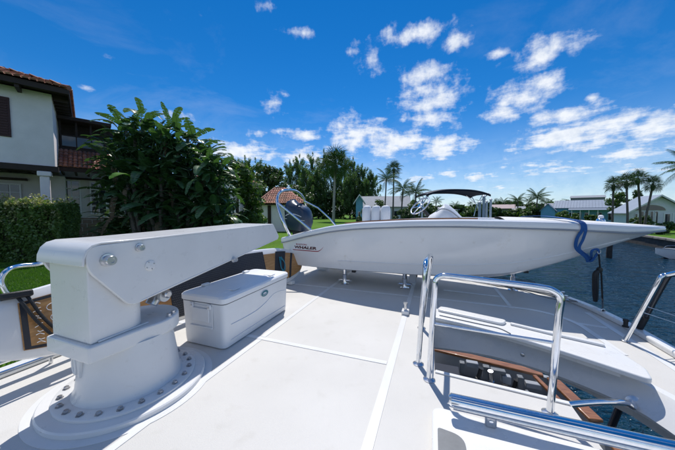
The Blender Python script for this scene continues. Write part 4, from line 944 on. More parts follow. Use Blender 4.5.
def fan_frond_mesh(L=1.5, n=19, stiff=.5):
    mb = MB(); st_ = L * .42
    mb.tube([(0, 0, 0), (st_ * .6, 0, .10), (st_, 0, .12)], [.022, .016, .012], 4)
    for i in range(n):
        a = (i / (n - 1) - .5) * R(230); r_ = L * .62 * (1 - .18 * abs(i / (n - 1) - .5) * 2)
        d = Vector((math.cos(a), math.sin(a) , .12)); p = Vector((st_, 0, .12)); sd = Vector((-math.sin(a), math.cos(a), 0)) * .024
        m_ = p + d * r_ * .6; e = p + d * r_ + Vector((0, 0, -r_ * random.uniform(.15, .5)))
        mb.add([p, m_ + sd, m_ - sd, e, m_ + Vector((0, 0, .02))], [(0, 1, 4), (0, 4, 2), (1, 3, 4), (4, 3, 2)])
    return mb
def pinnate_mesh(L=2.6, n=26, lw=.05, droop=.9, ll=.55):
    mb = MB(); pts = []
    for k in range(9):
        u = k / 8; pts.append(Vector((L * (u - .12 * u * u), 0, L * (.28 * u - droop * .55 * u * u))))
    mb.tube(pts, [.03, .02, .006], 4)
    for i in range(n):
        u = .12 + .88 * (i + .5) / n; k = u * 8; a = int(min(7, k)); p = pts[a].lerp(pts[a + 1], k - a); tg = (pts[a + 1] - pts[a]).normalized()
        l = ll * math.sin(math.pi * (.15 + .8 * u)) ** .6
        for sg_ in (-1, 1):
            d = (tg * .55 + Vector((0, sg_ * .8, -.25 - random.random() * .35))).normalized(); w_ = tg * lw / 2
            m_ = p + d * l * .5; e = p + d * l + Vector((0, 0, -l * .25))
            mb.add([p - w_ * .6, p + w_ * .6, m_ + w_, e, m_ - w_], [(0, 1, 2, 4), (4, 2, 3)])
    return mb
FAN = [fan_frond_mesh().mesh('fan_frond') for _ in range(3)]
PIN = [pinnate_mesh(droop=d).mesh('pinnate_frond') for d in (.6, .95, 1.3)]
for me in FAN + PIN: me.materials.append(M['leaf_palm'])
def palm(name, label, x, y, z0, h, lean=(0, 0), kind='fan', nf=24, L=1.0, tr=.16, group=None, bark='palmbark'):
    t = thing(name, label, 'palm tree', (x, y, z0), 0, group)
    base = Vector((x, y, z0)); top = base + Vector((lean[0], lean[1], h))
    pts = [base + Vector((0, 0, -.2)), base.lerp(top, .33) + Vector((-lean[0] * .12, -lean[1] * .12, 0)), base.lerp(top, .7) + Vector((-lean[0] * .05, 0, 0)), top]
    MB().tube(pts, [tr * 1.3, tr, tr * .9, tr * .95], 10, 6).build('trunk', bark, t)
    if kind == 'fan': MB().tube([top - Vector((0, 0, .9 * L)), top - Vector((0, 0, .3)), top + Vector((0, 0, .15))], [tr, tr * 1.9, tr * .8], 9, 3).build('boot_collar', 'palmbark', t)
    src = FAN if kind == 'fan' else PIN
    for i in range(nf):
        u = i / (nf - 1); el = R(82 - 150 * u) if kind == 'fan' else R(72 - 95 * u); a = i * 2.39996 + random.uniform(-.2, .2)
        o = bpy.data.objects.new('frond', random.choice(src)); COL.objects.link(o); o.parent = t
        o.location = (lean[0], lean[1], h); s_ = L * random.uniform(.72, 1.15) ; o.scale = (s_, s_, s_)
        o.rotation_euler = (random.uniform(-.25, .25), -el, a)
    return t

# ------------------------------------------------------------ hedge on the left lawn
def hedge(name, label, x0, x1, y0, y1, z0, z1, n, size, leaf='leaf_hedge', cat='hedge', light=True):
    t = thing(name, label, cat, ((x0 + x1) / 2, (y0 + y1) / 2, z0))
    P = rng.random((n, 3)) * [x1 - x0, y1 - y0, z1 - z0] + [x0, y0, z0]
    # push leaves towards the outer faces, with a lumpy outline
    f = rng.integers(0, 4, n); P[f == 0, 1] = y0 + rng.random((f == 0).sum()) ** 2 * .35; P[f == 1, 2] = z1 - rng.random((f == 1).sum()) ** 2 * .35; P[f == 2, 0] = x1 - rng.random((f == 2).sum()) ** 2 * .35
    lump = .10 * np.sin(P[:, 0] * 3.1 + 1.3 * np.sin(P[:, 2] * 2.9)) + .07 * np.sin(P[:, 0] * 7.3 + P[:, 2] * 5.1)
    P[:, 1] += lump; P[:, 2] += lump * ((P[:, 2] - z0) / (z1 - z0)) + (rng.random(n) ** 8) * .22 * (f == 1)
    v, q = leafcloud(P, np.full((n, 1), .01), 1, size, up=.5); npmesh('foliage', v, q, leaf, t)
    if cat == 'hedge' and n > 20000:
        m_ = n // 7; Q = rng.random((m_, 3)) * [x1 - x0, (y1 - y0) * .8, .1] + [x0, y0 - .03, z1 - .02]
        Q[:, 2] += rng.random(m_) ** 5 * .22 * (1 + np.sin(Q[:, 0] * 4.3)) - (rng.random(m_) ** 3) * .9 * (Q[:, 1] < y0 + .25)
        vv, qq = leafcloud(Q, np.full((m_, 1), .01), 1, size * .8, up=.5); npmesh('pale_shoots', vv, qq, 'leaf_pale', t)
    MB().box(((x0 + x1) / 2, (y0 + y1) / 2 + .1, (z0 + z1) / 2 - .12), (x1 - x0 - .5, y1 - y0 - .4, z1 - z0 - .5)).build('inner_twigs', 'bark', t, smooth=False)
    return t
hedge('clipped_hedge', 'long clipped dark green hedge with pale tips in front of the white house', -20, -11.5, 10.75, 11.55, LZ, 1.62, 60000, .075)

# ------------------------------------------------------------ white house on the left
yC = 13.5; xC = (58 - 337.5) / 260 * yC
hs_ = thing('white_house', 'white two storey house with terracotta roofs and dark timber eaves at the far left', 'house', (xC, yC, LZ), R(44))
hx = Vector((math.cos(R(44)), math.sin(R(44)), 0)); hy = Vector((-hx.y, hx.x, 0))
def HW(a, b, z): return Vector((xC, yC, 0)) + hx * a + hy * b + Vector((0, 0, z))
def hbox(a0, a1, b0, b1, z0, z1, mb=None): return (mb or MB()).box(HW((a0 + a1) / 2, (b0 + b1) / 2, (z0 + z1) / 2), (a1 - a0, b1 - b0, z1 - z0), hx, hy)
hbox(-9, 0, 0, 7, 3.62, 7.25).build('upper_wall', 'stucco', hs_, smooth=False)
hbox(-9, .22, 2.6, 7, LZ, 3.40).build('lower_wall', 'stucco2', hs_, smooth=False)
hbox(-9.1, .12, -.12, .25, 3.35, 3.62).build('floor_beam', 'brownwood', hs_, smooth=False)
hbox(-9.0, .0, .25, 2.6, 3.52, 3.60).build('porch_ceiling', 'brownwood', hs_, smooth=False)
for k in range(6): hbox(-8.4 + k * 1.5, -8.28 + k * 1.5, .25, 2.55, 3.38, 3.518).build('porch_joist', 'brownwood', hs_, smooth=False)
hbox(-2.4, -2.3, 2.45, 2.58, 2.74, 2.9)
hbox(-3.6, -1.2, 2.36, 2.58, 3.02, 3.14).build('lintel', 'brownwood', hs_, smooth=False)
for a in (-.38, -4.6):
    hbox(a - .17, a + .17, -.06, .28, LZ, 3.1).build('column', 'stucco', hs_, bevel=.03)
    hbox(a - .25, a + .25, -.14, .36, 3.1, 3.345).build('capital', 'stucco', hs_, bevel=.04)
def window(a0, a1, b, z0, z1, nx, nz, frame='white', parent=None, name='window', glass='glass', fw=.07):
    f = MB()
    hbox(a0, a1, b - .05, b + .02, z0, z0 + fw, f); hbox(a0, a1, b - .05, b + .02, z1 - fw, z1, f); hbox(a0, a0 + fw, b - .05, b + .02, z0 + fw, z1 - fw, f); hbox(a1 - fw, a1, b - .05, b + .02, z0 + fw, z1 - fw, f)
    for i in range(1, nx): c_ = a0 + (a1 - a0) * i / nx; hbox(c_ - .022, c_ + .022, b - .04, b + .01, z0 + fw, z1 - fw, f)
    for i in range(1, nz): c_ = z0 + (z1 - z0) * i / nz; hbox(a0 + fw, a1 - fw, b - .035, b + .005, c_ - .022, c_ + .022, f)
    fo = f.build(name, frame, parent or hs_, smooth=False, root=hs_)
    for i in range(nx):
        for j in range(nz):
            w_ = (a1 - a0 - 2 * fw) / nx; h_ = (z1 - z0 - 2 * fw) / nz
            hbox(a0 + fw + w_ * i + .01, a0 + fw + w_ * (i + 1) - .01, b - .012, b - .004, z0 + fw + h_ * j + .01, z0 + fw + h_ * (j + 1) - .01).build('pane', glass, fo, smooth=False, root=hs_)
    return fo
window(-3.4, -1.45, 2.55, 1.4, 2.84, 5, 3)
# maroon shutter on the upper wall
sh = hbox(-2.2, -1.36, -.06, -.003, 4.85, 6.68).build('shutter', 'maroon', hs_, bevel=.01)
for k in range(14): hbox(-2.12, -1.44, -.085, -.062, 4.95 + k * .12, 5.02 + k * .12).build('shutter_slat', 'maroon', sh, smooth=False, root=hs_)
# main roof: rafters, fascia, tiled slopes
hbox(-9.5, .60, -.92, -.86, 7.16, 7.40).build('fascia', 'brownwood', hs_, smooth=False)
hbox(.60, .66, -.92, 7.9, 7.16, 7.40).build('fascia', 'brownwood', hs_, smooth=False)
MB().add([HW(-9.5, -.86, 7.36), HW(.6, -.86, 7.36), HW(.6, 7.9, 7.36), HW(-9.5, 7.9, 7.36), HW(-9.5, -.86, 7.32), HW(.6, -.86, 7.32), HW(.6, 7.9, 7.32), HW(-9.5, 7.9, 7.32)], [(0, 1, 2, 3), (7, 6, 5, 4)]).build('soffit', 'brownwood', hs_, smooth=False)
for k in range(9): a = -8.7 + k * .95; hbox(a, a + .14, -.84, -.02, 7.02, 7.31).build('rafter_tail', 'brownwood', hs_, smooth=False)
for k in range(12): b = .1 + k * .62; hbox(.02, .58, b, b + .14, 7.02, 7.31).build('rafter_tail', 'brownwood', hs_, smooth=False)
def tiles(p0, ax_, up_, wid, leng, name, parent, tw=.24, tl=.38, clip=None):
    """barrel tiles in overlapping courses on a slope; p0 lower left corner, ax along the eave, up the slope direction"""
    ax_ = Vector(ax_).normalized(); up_ = Vector(up_).normalized(); nn = ax_.cross(up_).normalized(); nn = nn if nn.z > 0 else -nn; mb = MB()
    for j in range(int(leng / tl)):
        for i in range(int(wid / tw)):
            u = i * tw + tw / 2; v = j * tl
            if clip and not clip(u, v): continue
            rows = []
            for vv, lift, rr_ in ((v - .05, .035, tw * .47), (v + tl, .0, tw * .40)):
                c_ = p0 + ax_ * u + up_ * vv + nn * lift
                rows.append([c_ + ax_ * (-math.cos(a) * rr_) + nn * (math.sin(a) * rr_ * .75) for a in np.linspace(0, math.pi, 6)])
            mb.grid(rows); k0_ = len(mb.v) - 12; mb.f.append((k0_, k0_ + 1, k0_ + 2, k0_ + 3, k0_ + 4, k0_ + 5))
            c0_ = p0 + ax_ * (u + tw / 2); rows = []
            mb.add([c0_ + ax_ * -.05 + up_ * (v - .04) + nn * .012, c0_ + ax_ * .05 + up_ * (v - .04) + nn * .012, c0_ + ax_ * .05 + up_ * (v + tl) + nn * .002, c0_ + ax_ * -.05 + up_ * (v + tl) + nn * .002], [(0, 1, 2, 3)])
    return mb.build(name, 'tile', parent, kind='stuff')
sl = math.tan(R(22))
W_ = 10.1; upv = hy * 1 + Vector((0, 0, sl)); rise = 4.4
MB().add([HW(-9.5, -.93, 7.40), HW(.67, -.93, 7.40), HW(.67 - 4.4, -.93 + 4.4, 7.40 + 4.4 * sl), HW(-9.5, -.93 + 4.4, 7.40 + 4.4 * sl), HW(.67, 7.9, 7.40)], [(0, 1, 2, 3), (1, 4, 2)]).build('roof', 'brownwood', hs_, smooth=False)
tiles(HW(-9.5, -.97, 7.44), hx, upv, W_, 4.4 / math.cos(R(22)), 'roof_tiles', hs_, clip=lambda u, v: u < W_ - v * math.cos(R(22)) + .1)
tiles(HW(.70, 7.9, 7.44), -hy, -hx + Vector((0, 0, sl)), 8.8, 4.4 / math.cos(R(22)), 'roof_tiles', hs_, clip=lambda u, v: u < 8.8 - v * math.cos(R(22)) + .1)
mb = MB()
for k in range(14): p = HW(.67 - .33 * k, -.93 + .33 * k, 7.46 + .33 * k * sl); mb.tube([p + Vector((0, 0, .02)), p + (-hx + hy + Vector((0, 0, sl))) * .36], [.13, .10], 8)
mb.build('ridge_tiles', 'tile', hs_, kind='stuff')
# set back wing: balcony under a dark roof, tile skirt, french doors
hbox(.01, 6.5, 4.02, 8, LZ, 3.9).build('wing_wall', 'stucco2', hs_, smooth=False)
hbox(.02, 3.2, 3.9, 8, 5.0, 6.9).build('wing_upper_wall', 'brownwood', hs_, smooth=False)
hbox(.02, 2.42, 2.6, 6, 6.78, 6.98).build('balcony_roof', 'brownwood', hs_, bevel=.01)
hbox(.02, 2.25, 3.0, 3.08, 5.05, 5.20).build('balcony_kerb', 'brownwood', hs_, smooth=False)
window(.10, 2.15, 3.02, 5.22, 5.95, 3, 1, 'brownwood', fw=.06)
for a in (.10, .80, 1.45, 2.12): hbox(a - .05, a + .05, 3.0, 3.1, 5.95, 6.78).build('balcony_post', 'brownwood', hs_, smooth=False)
MB().add([HW(.02, 1.7, 3.86), HW(2.6, 1.7, 3.86), HW(2.6, 3.0, 5.02), HW(.02, 3.0, 5.02), HW(2.6, 4.0, 3.86)], [(0, 1, 2, 3), (1, 4, 2)]).build('skirt_roof', 'brownwood', hs_, smooth=False)
tiles(HW(.02, 1.66, 3.88), hx, hy * 1.3 + Vector((0, 0, 1.16)), 2.6, 1.74, 'roof_tiles', hs_, tw=.2, tl=.29)
hbox(-.0, 2.6, 1.68, 1.76, 3.62, 3.86).build('fascia', 'brownwood', hs_, smooth=False)
for k in range(5): hbox(.1 + .55 * k, .2 + .55 * k, 1.78, 3.9, 3.60, 3.74).build('rafter_tail', 'brownwood', hs_, smooth=False)
for (a0, a1) in ((.02, .86), (1.28, 2.12), (3.0, 3.9)):
    window(a0, a1, 3.98, 1.15, 3.35, 2, 4, name='french_door')
hbox(-.1, 4.2, 3.86, 4.0, 3.38, 3.5).build('lintel', 'brownwood', hs_, smooth=False)
# low block wall in front of the doors, course by course
bw = thing('low_block_wall', 'low tan block wall in front of the french doors', 'wall', HW(1.2, 1.2, LZ), R(44))
bme = None
for r_ in range(7):
    for k in range(7):
        a = .05 + k * .42 + (r_ % 2) * .2
        pz = LZ + .12 + r_ * .22
        o = hbox(a, a + .40, 1.1, 1.32, pz, pz + .205).build('block', 'block', bw, bevel=.015, smooth=False) if bme is None else None
        if bme is None: bme = o; base_a = a; base_z = pz
        else:
            o = bme.copy(); COL.objects.link(o); o.parent = bw; o.location = (a - base_a, random.uniform(-.008, .008), pz - base_z)
MB().box(HW(1.55, 1.22, LZ + 1.72), (3.3, .34, .10), hx, hy).build('coping', 'block', bw, bevel=.02)

# ------------------------------------------------------------ giant broad leaved clump
def paddle_mesh(L=1.7, W=.46, pet=1.1, droop=.5, torn=6, seed=0):
    rd = random.Random(seed); mb = MB(); n = 12
    mb.tube([(0, 0, 0), (.05, 0, pet * .5), (.16, 0, pet)], [.035, .025, .018], 5)
    cuts = set(rd.sample(range(1, n), min(torn, n - 1))); ctr = []; 
    for i in range(n + 1):
        u = i / n; x = .16 + L * (.42 * u + droop * .48 * u * u); z = pet + L * (.90 * u - droop * .62 * u * u); ctr.append(Vector((x, 0, z)))
    for sg_ in (-1, 1):
        for i in range(n):
            u0, u1 = i / n, (i + 1) / n
            g0 = .006 if i in cuts else 0; g1 = .05 * rd.random() if (i + 1) in cuts else 0
            w0 = W / 2 * math.sin(math.pi * min(1, .10 + .86 * u0)) ** .55; w1 = W / 2 * math.sin(math.pi * min(1, .10 + .88 * u1)) ** .55 if i < n - 1 else .01
            d = rd.uniform(-.5, .35) * (1 if cuts else .3) if i in cuts else (d if i else -.1)
            c0_, c1_ = ctr[i], ctr[i + 1]; tg = (c1_ - c0_); e0 = c0_ + tg * (g0 * 8); e1 = c1_ - tg * g1 * 4
            dirv = Vector((.12, sg_, .34 + d)).normalized(); mid = Vector((.06, sg_, .30)).normalized()
            mb.add([c0_, c1_, e1 + mid * w1 * .55, e0 + mid * w0 * .55, e1 + mid * w1 * .55 + Vector((.08, sg_, -.25 + d)).normalized() * w1 * .45, e0 + mid * w0 * .55 + Vector((.08, sg_, -.25 + d)).normalized() * w0 * .45], [(0, 1, 2, 3), (3, 2, 4, 5)])
    mb.tube(ctr, [.018, .012, .004], 4)
    return mb.mesh('broad_leaf')
PAD = []
for k in range(10):
    me = paddle_mesh(random.uniform(1.5, 2.1), random.uniform(.52, .74), random.uniform(.7, 1.3), random.choice((.25, .55, .85, 1.15)), random.choice((3, 6, 8, 10)), k); me.materials.append(M['paddle']); autosmooth(me, 50); PAD.append(me)
PADY = PAD[3].copy(); PADY.materials.clear(); PADY.materials.append(M['paddle_y'])
PADD = []
for k in range(2):
    me = paddle_mesh(1.5, .4, .5, 1.6, 10, 40 + k); me.materials.append(M['paddle_d']); PADD.append(me)
cp = thing('giant_leaf_clump', 'huge dark clump of broad paddle leaves on tall stems between hedge and outbuilding', 'plant', (-9.5, 15, LZ))
n_leaf = 0; extra = []
def put_leaf(me, p, sc_, el, az_, parent=cp, name='broad_leaf'):
    o = bpy.data.objects.new(name, me); COL.objects.link(o); o.parent = parent; o.location = Vector(p) - Vector((-9.5, 15, LZ)); o.scale = (sc_,) * 3; o.rotation_euler = (random.uniform(-.3, .3), el, az_); return o
stems = []
SP_ = [(116, 146, 14.2), (120, 124, 14.6), (124, 112, 15), (133, 116, 14.2), (141, 110, 15.4), (152, 122, 14.6), (160, 122, 14.2), (168, 114, 15.6), (178, 126, 14.2), (188, 126, 15), (198, 134, 14.4), (204, 146, 15),
       (212, 162, 14.4), (218, 176, 14.4), (122, 176, 13.8), (124, 160, 13.6), (132, 165, 13.4), (146, 158, 13.6), (160, 168, 13.4), (174, 176, 13.6), (190, 182, 13.6), (206, 190, 13.8), (128, 196, 13.2), (144, 194, 13.2), (160, 200, 13.2), (178, 204, 13.4), (196, 206, 13.6), (214, 196, 14), (150, 145, 16), (182, 160, 16), (126, 142, 16)]
for i, (px, py, yy) in enumerate(SP_):
    top = D(px, py + 10, yy); bx0 = -8.9 + (top.x + 8.9) * .72 + random.uniform(-.3, .3)
    base = Vector((bx0, yy + random.uniform(-.3, .5), LZ)); mid = base.lerp(top, .5) + Vector((random.uniform(-.2, .2), 0, .1))
    MB().tube([base, mid, top], [.13, .10, .07], 7, 4).build('stem', 'palmbark', cp)
    nl = 9; az0 = random.uniform(0, 6.28)
    for k in range(nl):
        u = k / (nl - 1); yel = (i, k) in ((14, 6), (6, 3))
        me = PADY if yel else (random.choice(PADD) if (k >= nl - 2 and i % 2 == 0) else random.choice(PAD))
        put_leaf(me, top - Vector((0, 0, .5 + .2 * u)), random.uniform(.52, .80), R(2 + 58 * u * random.uniform(.8, 1.2)), az0 + k * 2.4)
        n_leaf += 1
for (px, py, a_) in ((136, 170, 4.5),):
    put_leaf(PADY, D(px, py, 12.2) - Vector((0, 0, .7)), .5, .7, a_)
# remaining inner leaves joined
vs = []; fs = []
for k in range(2400):
    px = random.uniform(112, 224); py = random.uniform(122 + abs(px - 148) * .42, 236); p = D(px, py, random.uniform(13.2, 15.6)); me = random.choice(PAD)
    mt = Matrix.Translation(p - Vector((0, 0, .6))) @ Matrix.Rotation(random.uniform(0, 6.28), 4, 'Z') @ Matrix.Rotation(random.uniform(.1, 1.5), 4, 'Y') @ Matrix.Scale(random.uniform(.32, .60), 4)
    o_ = len(vs); vs += [mt @ v.co for v in me.vertices]; fs += [tuple(i + o_ for i in p_.vertices) for p_ in me.polygons]
inv = INV[cp.name]; me = bpy.data.meshes.new('inner_leaves'); me.from_pydata([tuple(inv @ v) for v in vs], [], fs); me.materials.append(M['paddle']); autosmooth(me, 50)
o = bpy.data.objects.new('inner_leaves', me); COL.objects.link(o); o.parent = cp; o['kind'] = 'stuff'

# ------------------------------------------------------------ garden trees left of the outbuilding
def PX(px, yy): return D(px, 212, yy).x
broadleaf('garden_tree', 'lighter green loose tree just right of the giant leaf clump', PX(238, 19), 19, LZ, 6.1, 3.4, 'leaf_mid', .17, 30, 150, .12, low=.12)
broadleaf('round_shrub', 'yellow green shrub low at the right foot of the giant leaf clump', PX(226, 15.5), 15.5, LZ, 1.9, 2.2, 'leaf_lime', .12, 14, 140, .05, low=.08, cat='shrub')
broadleaf('round_shrub', 'mid green shrub beside the tan outbuilding, left of its dark door', PX(249, 20), 20, LZ, 3.2, 2.6, 'leaf_mid', .15, 18, 130, .05, low=.08, cat='shrub')
hedge('low_hedge', 'low green hedge behind the crane arm near the loose garden tree', PX(214, 19), PX(262, 19), 18.2, 19.2, LZ, .9, 9000, .12)
# second house glimpsed between the leaves
h2 = thing('glimpsed_house', 'white house with small terracotta roof glimpsed behind the garden trees', 'house', (PX(220, 30), 30, LZ))
def wbox(x0, x1, y0, y1, z0, z1, mb=None): return (mb or MB()).box(((x0 + x1) / 2, (y0 + y1) / 2, (z0 + z1) / 2), (x1 - x0, y1 - y0, z1 - z0))
wbox(PX(196, 30), PX(240, 30), 30, 36, LZ, 5.2).build('wall', 'stucco', h2, smooth=False)
cx_ = (PX(196, 30) + PX(240, 30)) / 2
MB().add([(PX(190, 30), 29.4, 5.1), (PX(245, 30), 29.4, 5.1), (PX(245, 30), 37, 5.1), (PX(190, 30), 37, 5.1), (cx_ - 1, 33, 6.6), (cx_ + 1, 33, 6.6)], [(0, 1, 5, 4), (1, 2, 5), (2, 3, 4, 5), (3, 0, 4)]).build('roof', 'tile', h2, smooth=False)
for px in (214, 224): 
    w = wbox(PX(px, 30), PX(px + 5, 30), 29.93, 30.02, 2.6, 4.2).build('window', 'white', h2, smooth=False)
    wbox(PX(px + .8, 30), PX(px + 4.2, 30), 29.90, 29.93, 2.75, 4.05).build('pane', 'glass', w, smooth=False, root=h2)
# outbuilding with hip roof
ob = thing('hip_roof_outbuilding', 'small white outbuilding with brown hip roof and dark door posts behind the tender stern', 'outbuilding', (PX(281, 29), 30, LZ))
ox0, ox1 = PX(259, 28), PX(305, 28)
wbox(ox0 + .3, ox1 - .3, 28, 33, LZ, 2.05).build('wall', 'stucco', ob, smooth=False)
wbox(ox0 + .95, ox0 + 1.30, 27.93, 28.0, LZ, 2.0).build('door_post', 'brownwood', ob, smooth=False)
wbox(ox1 - 1.9, ox1 - .8, 27.94, 28.0, LZ, 1.6).build('door', 'brownwood', ob, bevel=.01)
wbox(ox0, ox1, 27.5, 33.5, 2.05, 2.2).build('fascia', 'brownwood', ob, smooth=False)
pk0, pk1 = (PX(275, 30), 30.3, 4.05), (PX(283, 30), 30.7, 4.05)
MB().add([(ox0 - .1, 27.4, 2.2), (ox1 + .1, 27.4, 2.2), (ox1 + .1, 33.6, 2.2), (ox0 - .1, 33.6, 2.2), pk0, pk1], [(0, 1, 5, 4), (1, 2, 5), (2, 3, 4, 5), (3, 0, 4)]).build('roof', 'tile', ob, smooth=False)
e_l = Vector((ox0 - .1, 27.4, 2.22)); sdir = (Vector(pk0) - e_l); sdir.x = 0
wid = ox1 - ox0 + .2
tiles(e_l, (1, 0, 0), sdir, wid, sdir.length, 'roof_tiles', ob, tw=.25, tl=.42, clip=lambda u, v: (Vector(pk0).x - e_l.x) * (v / sdir.length) < u < wid - (ox1 + .1 - pk1[0]) * (v / sdir.length))
mb = MB()
for a, b in ((e_l, Vector(pk0)), (Vector((ox1 + .1, 27.4, 2.22)), Vector(pk1)), (Vector(pk0), Vector(pk1))):
    mb.tube([a + Vector((0, 0, .06)), b + Vector((0, 0, .06))], .11, 7)
mb.build('ridge_tiles', 'tile', ob)

# ------------------------------------------------------------ tall trees behind the lawn
gr = 'tall feathery trees in a row behind the lawn'
W8 = [(246, 164, 40, 3.2), (256, 166, 42, 3), (300, 162, 46, 3), (313, 160, 47, 3.2), (324, 157, 46, 3), (333, 163, 48, 3), (344, 160, 47, 3), (353, 164, 46, 3), (362, 172, 45, 2.8), (371, 178, 44, 2.6), (306, 172, 43, 3), (318, 175, 44, 3), (350, 178, 43, 2.8), (366, 188, 43, 2.6), (290, 168, 46, 3), (240, 170, 42, 3)]
for i, (px, py, yy, w) in enumerate(W8):
    yy *= 1.85; w *= 1.8; zt = D(px, py - 6, yy).z; wispy('feathery_tree', 'tall dark feathery tree in the dense row behind the lawn', PX(px, yy), yy, LZ, zt - LZ, w * 1.15, gr, 1.7)
broadleaf('round_dark_tree', 'broad rounded dark tree behind the hip roofed outbuilding', PX(270, 38), 38, LZ, 9.0, 6.6, 'leaf_dark', .24, 40, 170, .3, low=.15)
broadleaf('round_dark_tree', 'dark bushy tree between the outbuilding roof and the feathery row', PX(296, 72), 72, LZ, 9.6, 11, 'leaf_dark', .42, 26, 150, .45, low=.05)
broadleaf('round_dark_tree', 'dark bushy tree low behind the lone fan palm', PX(330, 84), 84, LZ, 8.5, 13, 'leaf_dark', .46, 30, 150, .45, low=.04)
broadleaf('round_dark_tree', 'dark bushy tree at the right end of the feathery row', PX(360, 82), 82, LZ, 8.0, 11, 'leaf_dark', .46, 26, 150, .45, low=.04)
broadleaf('round_dark_tree', 'rounded tree top showing left of the outbuilding, over the low hedge', PX(250, 33), 33, LZ, 7.0, 5, 'leaf_mid', .22, 28, 150, .25, low=.1)
palm('fan_palm', 'lone tall fan palm with pale trunk standing on the lawn', PX(333.5, 58), 58, LZ, D(335, 165, 58).z - LZ, (.4, 0), 'fan', 40, 2.8, .28, bark='paletrunk')
# palms and light blue house further along the left bank
palm('slim_fan_palm', 'slim tall fan palm above the seats of the tender', PX(393, 52), 52, LZ, D(393, 169, 52).z - LZ, (.1, 0), 'fan', 30, 1.35, .15)
for px, py, yy, lb in ((384.5, 180, 50, 'feathery coconut palm just left of the slim tall fan palm'), (401, 190, 46, 'low feathery palm just right of the slim tall fan palm'), (414, 193, 44, 'dark feathery palm at the left end of the dark blue bimini')):
    palm('coconut_palm', lb, PX(px, yy), yy, LZ, D(px, py, yy).z - LZ, (.3, 0), 'pin', 20, 1.15, .13)
def house(name, label, x0, x1, y0, y1, z0, zw, zr, wall, roof, win=(), ridge='x', winz=(.4, .75), cat='house', over=.5, turn=1.0):
    t = thing(name, label, cat, ((x0 + x1) / 2, (y0 + y1) / 2, z0)); xm, ym = (x0 + x1) / 2, (y0 + y1) / 2
    if ridge == 'x':
        MB().add([(x0, y0, z0), (x1, y0, z0), (x1, y1, z0), (x0, y1, z0), (x0, y0, zw), (x1, y0, zw), (x1, y1, zw), (x0, y1, zw), (x0, ym, zr - .1), (x1, ym, zr - .1)], [(0, 1, 5, 4), (1, 2, 6, 9, 5), (2, 3, 7, 6), (3, 0, 4, 8, 7)]).build('wall', wall, t, smooth=False)
        k = (zr - zw) / (ym - y0)
        for sg_, ye in ((-1, y0 - over), (1, y1 + over)):
            ze = zw - k * over; MB().slab([(x0 - over, ye, ze), (x1 + over, ye, ze), (x1 + over, ym, zr), (x0 - over, ym, zr)], (0, 0, .12)).build('roof_slope', roof, t, smooth=False)
        if roof == 'metalroof':
            sm = MB(); n_ = int((x1 - x0 + 2 * over) / .9)
            for i in range(n_ + 1):
                xx = x0 - over + i * .9; sm.add([(xx - .03, y0 - over, zw - k * over + .125), (xx + .03, y0 - over, zw - k * over + .125), (xx + .03, ym, zr + .125), (xx - .03, ym, zr + .125), (xx, y0 - over, zw - k * over + .19), (xx, ym, zr + .19)], [(0, 4, 5, 3), (4, 1, 2, 5), (0, 1, 4)])
            sm.build('roof_seams', roof, t, smooth=False)
    else:
        MB().add([(x0, y0, z0), (x1, y0, z0), (x1, y1, z0), (x0, y1, z0), (x0, y0, zw), (x1, y0, zw), (x1, y1, zw), (x0, y1, zw), (xm, y0, zr - .1), (xm, y1, zr - .1)], [(0, 1, 5, 8, 4), (1, 2, 6, 5), (2, 3, 7, 9, 6), (3, 0, 4, 7)]).build('wall', wall, t, smooth=False)
        k = (zr - zw) / (xm - x0)
        for xe in (x0 - over, x1 + over):
            ze = zw - k * over; MB().slab([(xe, y0 - over, ze), (xe, y1 + over, ze), (xm, y1 + over, zr), (xm, y0 - over, zr)], (0, 0, .12)).build('roof_slope', roof, t, smooth=False)
            MB().add([(xe, y0 - over - .04, ze - .14), (xm, y0 - over - .04, zr - .14), (xm, y0 - over - .04, zr + .12), (xe, y0 - over - .04, ze + .12), (xe, y0 - over, ze - .14), (xm, y0 - over, zr - .14), (xm, y0 - over, zr + .12), (xe, y0 - over, ze + .12)], [(0, 1, 2, 3), (7, 6, 5, 4), (0, 4, 5, 1), (3, 2, 6, 7)]).build('bargeboard', 'white', t, smooth=False)
    for (a, b, c_, d) in win:      # fractions across the wall and absolute heights above ground
        xa, xb = x0 + (x1 - x0) * a, x0 + (x1 - x0) * b
        f = MB().box(((xa + xb) / 2, y0 - .05, z0 + (c_ + d) / 2), (xb - xa, .08, d - c_)).build('window', 'white', t, smooth=False)
        MB().box(((xa + xb) / 2, y0 - .105, z0 + (c_ + d) / 2), (xb - xa - .16, .02, d - c_ - .16)).build('pane', 'glass', f, smooth=False, root=t)
    ph = math.atan2(xm, ym) * turn; t.rotation_euler.z = -ph; t.scale.x = math.cos(ph)
    return t
house('pale_blue_house', 'long low pale blue house with grey roof behind the tender seats', PX(362, 58), PX(413, 58), 58, 68, LZ, 2.6, 5.0, 'palewall', 'shingle', [(.1, .17, 1, 2.4), (.3, .38, 1, 2.4), (.5, .58, .9, 2.4), (.7, .78, .9, 2.4), (.85, .95, .1, 2.4)])
house('turquoise_shed', 'narrow turquoise gable end left of the pale blue house', PX(357, 50), PX(364, 50), 50, 55, LZ, 3.6, 4.6, 'bluewall', 'shingle', [(.3, .7, 1, 2.2)], ridge='y', cat='building')
